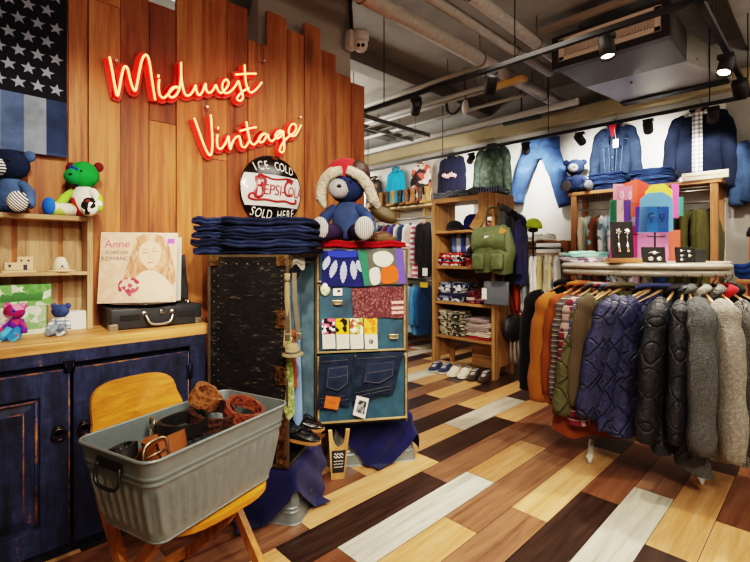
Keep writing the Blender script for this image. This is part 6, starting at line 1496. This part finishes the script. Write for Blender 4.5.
# yellow cap, shoes on a small stand behind
q=onX(533,230,4.15); t=thing('hat_stand','slim dark stand with a yellow cap between timber unit and wall','stand',(4.15,q.y,0))
mb=MB(); mb.lathe([(.14,0),(.14,.012),(.02,.02)],n=20); mb.build('base',metal('#3a3836',.4),t); mb=MB(); mb.tube([(0,0,.015),(0,0,q.z)],.01,8); mb.build('pole',metal('#3a3836',.4),t)
mb=MB(); mb.ball((0,0,q.z-.005),(.05,.05,.02)); mb.build('top_pad',plain('#2a2826',.6),t)
cap('lime yellow cap on the slim stand near the hung jeans',(4.15,q.y,q.z+.012),R(-75),fabric('#b5c83a',.15))
q=onX(541,262,4.40); q2=onX(541,241,4.40)
t=thing('slatted_rack','small dark slatted rack of shoes by the back wall','rack',(4.45,q.y-.05,0)); 
for s in(-1,1): mb=MB(); mb.box((0,s*.19,q2.z/2),(.22,.025,q2.z)); mb.build('side',M_unit,t)
for z in(q2.z-.01,q2.z-.13,q2.z-.26,q2.z-.39): mb=MB(); mb.box((0,0,z),(.20,.355,.018)); mb.build('slat',M_unit,t)
for k in range(2):
    u=thing('sneaker','pale canvas shoe on the dark slatted rack, '+('farther','nearer')[k]+' of the pair','shoe',M=T(4.40,q.y+.04-.12*k,q2.z+.007)@RZ(PI/2-.2),group='pale shoes on the slatted rack'); shoe(u,T(0,-.10,0),.25,.088,fabric('#d8d6cc',.15),plain('#e8e6e0',.6),'sneaker')
# things at the concrete end, cut by the frame
def seg(px,py,X): return onX(px,py,X)
q=seg(752,262,4.2); t=thing('side_table','dark timber table by the concrete wall holding denim and a cap','table',(4.25,q.y-.28,0)); tz=q.z-.12
mb=MB(); mb.box((0,0,tz-.015),(.45,.70,.03),bev=.003); mb.build('tabletop',M_unitH,t)
for sx_ in(-1,1):
    for sy_ in(-1,1): mb=MB(); mb.box((sx_*.19,sy_*.31,(tz-.03)/2),(.04,.04,tz-.03)); mb.build('leg',M_unit,t)
o=folded_mb(.34,.26,.13,3,2.,.012).build('folded_jeans',denim('#2f4a84',.5,10),M=T(4.15,q.y-.10,tz+.001)@RZ(-PI/2)); tag(o,'rumpled blue jeans on the table by the concrete wall','jeans')
tag(MB().box((0,0,.085),(.16,.16,.17),bev=.006).build('terracotta_box',plain('#a8603f',.7),M=T(4.30,q.y-.06,tz+.134)),'terracotta coloured box on the jeans by the concrete wall','box')
cap('black cap on the terracotta box by the concrete wall',(4.28,q.y-.05,tz+.306),R(-40),BKF)
# ------------------------------------------------------------------ ceiling services
def ceil_pipe(name,label,cat,pts,r,mat,band=None,grp=None,hang=(),rods=()):
    t=thing(name,label,cat,(0,0,0),0,grp)
    mb=MB(); mb.tube(pts,r,16); mb.build('pipe_run',mat,t)
    for k in hang:
        p=Vector(pts[0])*(1-k)+Vector(pts[-1])*k
        mb=MB(); mb.tube([p+Vector((0,r*1.03*cos(a),r*1.03*sin(a))) for a in [2*PI*i/20 for i in range(20)]],.006,5,closed=True); mb.tube([p+Vector((0,0,r)),Vector((p.x,p.y,CEIL))],.004,5); mb.build('hanger_strap',metal('#77736c',.4),t)
    for k in rods:
        p=Vector(pts[0])*(1-k)+Vector(pts[-1])*k; mb=MB(); mb.tube([p,Vector((p.x,p.y,CEIL))],.004,5); mb.build('drop_rod',metal('#77736c',.4),t)
    return t
INS=NM('pipe_lagging'); f=INS.noise(scale=30,detail=5); INS.bump(f,.7,.01); INS=INS.out(INS.mix(f,C('#8f8780'),C('#c4bcb4')),.75)
ceil_pipe('ceiling_pipe','longest lagged pipe under the ceiling, ending above the hung jeans','pipe',[(.6,1.90,2.60),(4.46,1.91,2.60)],.052,INS,hang=(.3,.62,.9))
ceil_pipe('ceiling_pipe','middle one of three lagged pipes under the ceiling','pipe',[(.8,1.70,2.65),(3.75,1.70,2.65)],.034,INS,hang=(.4,.8))
ceil_pipe('ceiling_pipe','lagged pipe nearest the air conditioner','pipe',[(1.0,1.50,2.65),(3.55,1.54,2.65)],.040,INS,hang=(.5,.85))
SILV=metal('#c2c2be',.42,.2)
ceil_pipe('ceiling_duct','silver duct showing above the plank wall','duct',[(-.6,2.55,2.62),(1.35,2.55,2.62)],.11,SILV)
ceil_pipe('conduit','white conduit running high along the back wall','conduit',[(4.1,1.6,2.47),(4.1,5.9,2.47)],.030,plain('#c9c7c1',.4,0,.05),rods=(.1,.5,.9))
for k,(x,z,r) in enumerate(((3.95,2.60,.018),(3.75,2.66,.016),(3.55,2.62,.022),(3.3,2.70,.018))):
    ceil_pipe('conduit',('thin grey','slim white','wider grey','upper white')[k]+' conduit crossing the far ceiling, %s from the back wall'%ORD[k+1],'conduit',[(x,2.05,z),(x,5.9,z)],r,plain('#bdbab2',.4,0,.06),grp='conduits on the far ceiling',rods=(.1,.5,.9))
# cable tray
t=thing('cable_tray','steel cable tray hung under the far ceiling past the plank wall','cable tray',(3.3,3.2,2.40))
mb=MB()
for y in(-.12,.12): mb.box((0,y,0),(1.1,.02,.04))
mb.build('side_rail',metal('#9c9a94',.4),t)
mb=MB()
for k in range(7): mb.box((-.5+k*.167,0,-.01),(.03,.22,.012))
mb.build('rung',metal('#9c9a94',.4),t)
for x in(-.45,.45): mb=MB(); mb.tube([(x,0,0),(x,0,CEIL-2.40)],.004,5); mb.build('hanger_rod',metal('#77736c',.4),t)
# air conditioner
AX=3.30; a=onX(557,76,AX); b=onX(667,32,AX); az=(a.z+b.z)/2; 
ac=thing('air_conditioner','ceiling air conditioner with brown square-mesh grille and dark frame','air conditioner',(AX,(a.y+b.y)/2,az)); hw=(a.y-b.y)/2; H_=.235
DKF=plain('#2b2422',.5); GRL=plain('#cdb9a8',.5)
mb=MB(); mb.box((.28,0,H_/2+.01),(.50,2*hw,H_-.01)); mb.build('housing',plain('#4a4644',.5),ac)
mb=MB()
for y in(-hw,hw): mb.box((0,y,H_/2),(.07,.045,H_))
mb.box((0,0,.022),(.07,2*hw-.045,.045)); mb.box((0,0,H_-.012),(.07,2*hw-.045,.024)); mb.build('frame',DKF,ac)
mb=MB(); 
for (y,z,sy,sz) in((0,.062,2*hw-.05,.030),(0,H_-.035,2*hw-.05,.022),(-hw+.045,H_/2+.01,.035,H_-.08),(hw-.045,H_/2+.01,.035,H_-.08)): mb.box((-.02,y,z),(.03,sy,sz))
ny=34
for k in range(ny): mb.box((-.012,-hw+.06+(2*hw-.12)*k/(ny-1),H_/2+.01),(.012,.006,H_-.10))
for k in range(9): mb.box((-.012,0,.085+(H_-.14)*k/8),(.014,2*hw-.12,.006))
mb.build('grille',GRL,ac)
mb=MB(); mb.box((.012,0,H_/2+.01),(.004,2*hw-.1,H_-.08)); mb.build('filter',plain('#4a4038',.8),ac)
mb=MB(); mb.box((-.05,0,H_+.075),(.05,2*hw+.20,.035)); mb.build('top_flange',plain('#9a8a7e',.5),ac)
for s in(-1,1): mb=MB(); mb.tube([(.25,s*hw*.8,H_),(.25,s*hw*.8,CEIL-az)],.006,6); mb.build('hanger_rod',metal('#77736c',.4),ac)
DUC=metal('#b4b2ac',.5,.1)
du=thing('sheet_metal_duct','sheet metal duct flaring from air conditioner to long slot outlet','duct',(AX+.54,(a.y+b.y)/2,az+.02))
yo=-.16
mb=MB(); P_=[(0,hw,.0),(0,-hw,.0),(0,-hw,.21),(0,hw,.21)]; Q_=[(.42,hw+yo+.02,-.06),(.42,-hw+yo-.02,-.06),(.42,-hw+yo-.02,.10),(.42,hw+yo+.02,.10)]
for i in range(4): mb.face([P_[i],P_[(i+1)%4],Q_[(i+1)%4],Q_[i]])
mb.build('flare',DUC,du)
MB().box((.46,yo,.02),(.08,2*hw+.06,.17)).build('outlet_box',DUC,du)
MB().box((.455,yo,-.068),(.10,2*hw+.04,.014)).build('slot',plain('#151413',.6),du)
mb=MB(); mb.tube([(.10,-hw-.05,.03),(.10,hw*.1,.03)],.008,8); mb.tube([(.10,hw*.1,.03),(.10,hw*.1,-.03)],.009,8); mb.build('drain_pipe',plain('#6d4c3e',.5),du)
# flexible silver duct by the rail corner
mb=MB(); pts=spline([(3.37,.12,2.80),(3.40,.14,2.64),(3.55,.16,2.48),(3.8,.17,2.44),(4.3,.17,2.43)],14); mb.tube(pts,[.075+.006*(i%2) for i in range(len(pts))],18); tag(mb.build('flexible_duct',metal('#cfcfcb',.3,.1)),'crinkled silver flexible duct bending down beyond the air conditioner','duct')
# track rails and spotlights
RH_=2.205; BLKM=plain('#14110f',.6,.1,.2)
def rail(label,p,q):
    p,q=Vector(p),Vector(q); t=thing('track_rail',label,'lighting track',tuple(p),math.atan2((q-p).y,(q-p).x)); L=(q-p).length
    MB().box((L/2,0,0),(L,.028,.026),bev=.002).build('track',BLKM,t)
    n=max(2,int(L/1.1))
    for k in range(n+1):
        mb=MB(); mb.tube([(L*(.04+.92*k/n),0,.012),(L*(.04+.92*k/n),0,CEIL-p.z-.002)],.004,6); mb.build('drop_rod',BLKM,t)
R1X,R2X=2.37,4.06
rail('long black lighting track crossing above the oval rack',(R1X,.05,RH_),(R1X,4.6,RH_))
rail('black lighting track running along the back wall',(R2X,.43,RH_),(R2X,5.7,RH_))
rail('short black lighting track joining the other two near the duct',(1.3,.41,RH_),(R2X-.02,.41,RH_))
def spot(label,p,aim,power,size=.9,blend=.5,col=(1,.86,.68),r=.036,L=.105,on=True,lum=25):
    p=Vector(p); aim=Vector(aim); d=(aim-p).normalized()
    t=thing('spotlight',label,'spotlight',tuple(p),0,'black track spotlights')
    c=Vector((0,0,-.075)); M=d.to_track_quat('-Z','Y').to_matrix().to_4x4(); M3=T(*c)@M
    mb=MB(); mb.box((0,0,-.022),(.034,.075,.022),bev=.003); mb.tube([(0,0,-.03),(0,0,-.075)],.009,8); mb.build('mount',BLKM,t)
    mb=MB()
    prof=[(.0,L*.5),(r*.96,L*.5),(r,L*.46),(r,-L*.5),(r*.88,-L*.5),(r*.85,-L*.30),(0,-L*.28)]
    mb.lathe(prof,c,M,20); mb.build('lamp_head',BLKM,t)
    mb=MB(); mb.lathe([(0,-L*.33),(r*.82,-L*.33),(r*.82,-L*.36),(0,-L*.37)],c,M,18); mb.build('lens',glow('#ffe6c4',lum),t)
    if power:
        l=bpy.data.lights.new('spot_lamp','SPOT'); l.energy=power; l.spot_size=size; l.spot_blend=blend; l.color=col; l.shadow_soft_size=.03
        o=bpy.data.objects.new('spot_lamp',l); COL.objects.link(o); o.matrix_world=T(*(p+c+d*(L*.56)))@M
    return t
def R1(px,py): q=onX(px,py,R1X); return (R1X,q.y,RH_-.014)
def R2(px,py): q=onX(px,py,R2X); return (R2X,q.y,RH_-.014)
WARM=(1,.87,.70); WHT=(1,.94,.86)
spot('track spotlight at the plank wall end, glowing lens tilted to the far rail',R1(416,95),(4.2,4.2,1.2),60,1.1,col=WARM)
spot('track spotlight beside the longest lagged pipe',R1(491,75),(3.3,2.4,.6),70,1.1,col=WARM)
spot('track spotlight hanging over the oval rack before the air conditioner',R1(607,32),(2.1,.5,0.0),60,1.15,col=WARM)
spot('track spotlight above the hung light jeans',R2(526,138),(BACK_X,2.35,1.95),55,2.0,1.0,col=WHT)
spot('track spotlight between hung jeans and denim jacket',R2(580,125),(BACK_X,1.55,1.95),55,2.0,1.0,col=WHT)
spot('track spotlight between denim jacket and navy jacket',R2(648,112),(BACK_X,1.15,1.95),55,2.0,1.0,col=WHT)
spot('track spotlight above the navy sweatshirt near timber unit',R2(471,147),(BACK_X,3.35,1.95),50,2.0,1.0,col=WHT)
spot('track spotlight over the far end of the back rail',(R2X,5.0,RH_-.014),(BACK_X,5.0,1.95),50,2.0,1.05,col=WHT)
spot('track spotlight nearest the rail corner, pointing down at coats',(3.05,.41,RH_-.014),(2.0,.75,0),130,1.25,col=WARM)
spot('track spotlight at the rail corner, tilted toward the back wall',(3.55,.41,RH_-.014),(4.5,.35,1.3),40,1.1,col=WARM)
spot('small adaptor spotlight beside the navy jacket collar',(R2X,.62,RH_-.014),(BACK_X,.75,1.8),40,1.2,col=WHT)
# lights that stand behind the view: same track, aimed at the plank wall, trunk and floor
rail('lighting track over the middle of the shop behind the view',(.3,-1.4,RH_),(.3,1.2,RH_))
for k,(p,aim,e) in enumerate((((.3,1.0,RH_-.014),(.35,2.29,1.25),52),((.3,.55,RH_-.014),(1.5,2.1,1.2),95),((.3,.1,RH_-.014),(1.4,1.75,.55),85),((.3,-.35,RH_-.014),(1.5,1.0,0),36),((.3,-.8,RH_-.014),(2.5,.75,.7),92),((.3,-1.2,RH_-.014),(.6,1.6,.3),85))):
    spot('track spotlight behind the view, %s along its rail'%ORD[k],p,aim,e,1.15,.7,WARM)
# camera, sensor box, exit sign
cp=onY(361,47,2.33); cc=thing('security_camera','white dome security camera on the column edge above planks','security camera',(2.085,2.27,cp.z))
wp=plain('#cfc4be',.4,0,.05)
MB().box((-.045,.045,.005),(.07,.07,.12),bev=.012).build('mount',wp,cc)
mb=MB(); mb.lathe([(0,.065),(.050,.063),(.057,.052),(.058,.012),(.050,-.004)],n=24); mb.build('housing',wp,cc)
vd=Vector((-.62,-.70,-.42)).normalized(); Mq=vd.to_track_quat('-Z','Y').to_matrix().to_4x4()
mb=MB(); mb.ball((0,0,-.026),.050); mb.build('eyeball',wp,cc)
mb=MB(); mb.lathe([(0,-.056),(.036,-.050),(.038,-.036),(0,-.036)],(0,0,-.026),Mq,18); e_=mb.build('faceplate',plain('#d9cfc8',.3),cc)
mb=MB()
for s in(-1,1): mb.lathe([(0,-.062),(.012,-.060),(.012,-.050),(0,-.05)],Vector((0,0,-.026))+Mq.to_3x3()@Vector((s*.015,0,0)),Mq,12)
mb.build('lens',plain('#0c0c0e',.1),e_)
p=Vector((2.06,2.33,cp.z+.06)); mb=MB(); mb.tube(spline([p,p+Vector((.01,.02,.12)),p+Vector((.0,.01,.28)),p+Vector((.06,-.04,.42)),(p.x+.03,p.y-.02,CEIL)],6),.012,8); tag(mb.build('cable',plain('#15120f',.5)),'thick black cable climbing from the security camera to the ceiling','cable')
q=onX(522,117,4.35); q1,q2=onX(504,119,4.35),onX(540,113,4.35)
t=thing('exit_sign','dark green exit sign box hanging before the back wall beam','sign',(4.35,(q1.y+q2.y)/2,q.z)); MB().box((0,0,0),(.05,abs(q1.y-q2.y),.10),bev=.004).build('box',plain('#2a2f22',.5),t)
mb=MB(); mb.box((-.027,.10,0),(.004,.16,.07)); mb.box((-.027,-.10,0),(.004,.14,.07)); mb.build('panel',plain('#3c4a34',.4),t)
mb=MB(); mb.tube([(0,0,.05),(0,0,CEIL-q.z)],.008,6); mb.build('rod',metal('#55524c',.4),t)
q=onX(460,112,3.6); t=thing('ceiling_microphone','pale hanging sensor on black bent arm under the far ceiling','sensor',(3.6,q.y,q.z+.03)); mb=MB(); mb.ball((0,-.06,0),(.03,.035,.075)); mb.build('head',plain('#c9b9ae',.5),t); mb=MB(); mb.tube(spline([(0,.16,.09),(0,.14,.0),(0,.06,-.03),(0,-.05,.05)],5),.012,8); mb.tube([(0,-.06,.06),(0,-.06,CEIL-q.z-.03)],.005,6); mb.build('arm',plain('#17140f',.5),t)
mb=MB(); mb.box((0,0,0),(.08,.36,.03),bev=.004); tag(mb.build('yellow_conduit_cover',plain('#b98a3a',.5),M=T(3.42,1.93,2.534)),'short yellow strip fixed beneath the ceiling pipes','bracket')
# ------------------------------------------------------------------ unseen fill lighting added to the shop
def area(name,loc,size,e,col,rot=(0,0,0),sy=None):
    l=bpy.data.lights.new(name,'AREA'); l.energy=e; l.color=col; l.shape='RECTANGLE'; l.size=size; l.size_y=sy or size
    o=bpy.data.objects.new(name,l); COL.objects.link(o); o.location=loc; o.rotation_euler=rot; return o
area('overhead_fill',(.2,-.9,2.74),1.6,38,(1,.9,.78))  # area lights added under the ceiling for general fill, no fixture built
area('overhead_fill',(1.9,1.2,2.30),.9,12,(1,.9,.78),sy=.5)
area('overhead_fill',(3.2,4.4,2.45),1.2,40,(1,.95,.88))
area('overhead_fill',(3.0,-1.2,2.6),1.2,22,(1,.92,.82))
# hidden area lights added to brighten the raw ceiling, standing in for bounce
area('upward_fill',(-.6,-.9,1.9),1.2,75,(1,.93,.84),rot=(PI,0,0))
area('upward_fill',(2.4,4.6,1.9),1.2,110,(1,.95,.88),rot=(PI,0,0))
area('upward_fill',(3.3,-1.3,1.9),1.2,55,(1,.93,.84),rot=(PI,0,0))
w=bpy.data.worlds.new('world'); scn.world=w; w.use_nodes=True; w.node_tree.nodes['Background'].inputs[0].default_value=(.9,.93,1,1); w.node_tree.nodes['Background'].inputs[1].default_value=.35
scn.view_settings.view_transform='Filmic'; scn.view_settings.look='High Contrast'; scn.view_settings.exposure=.15
lint()
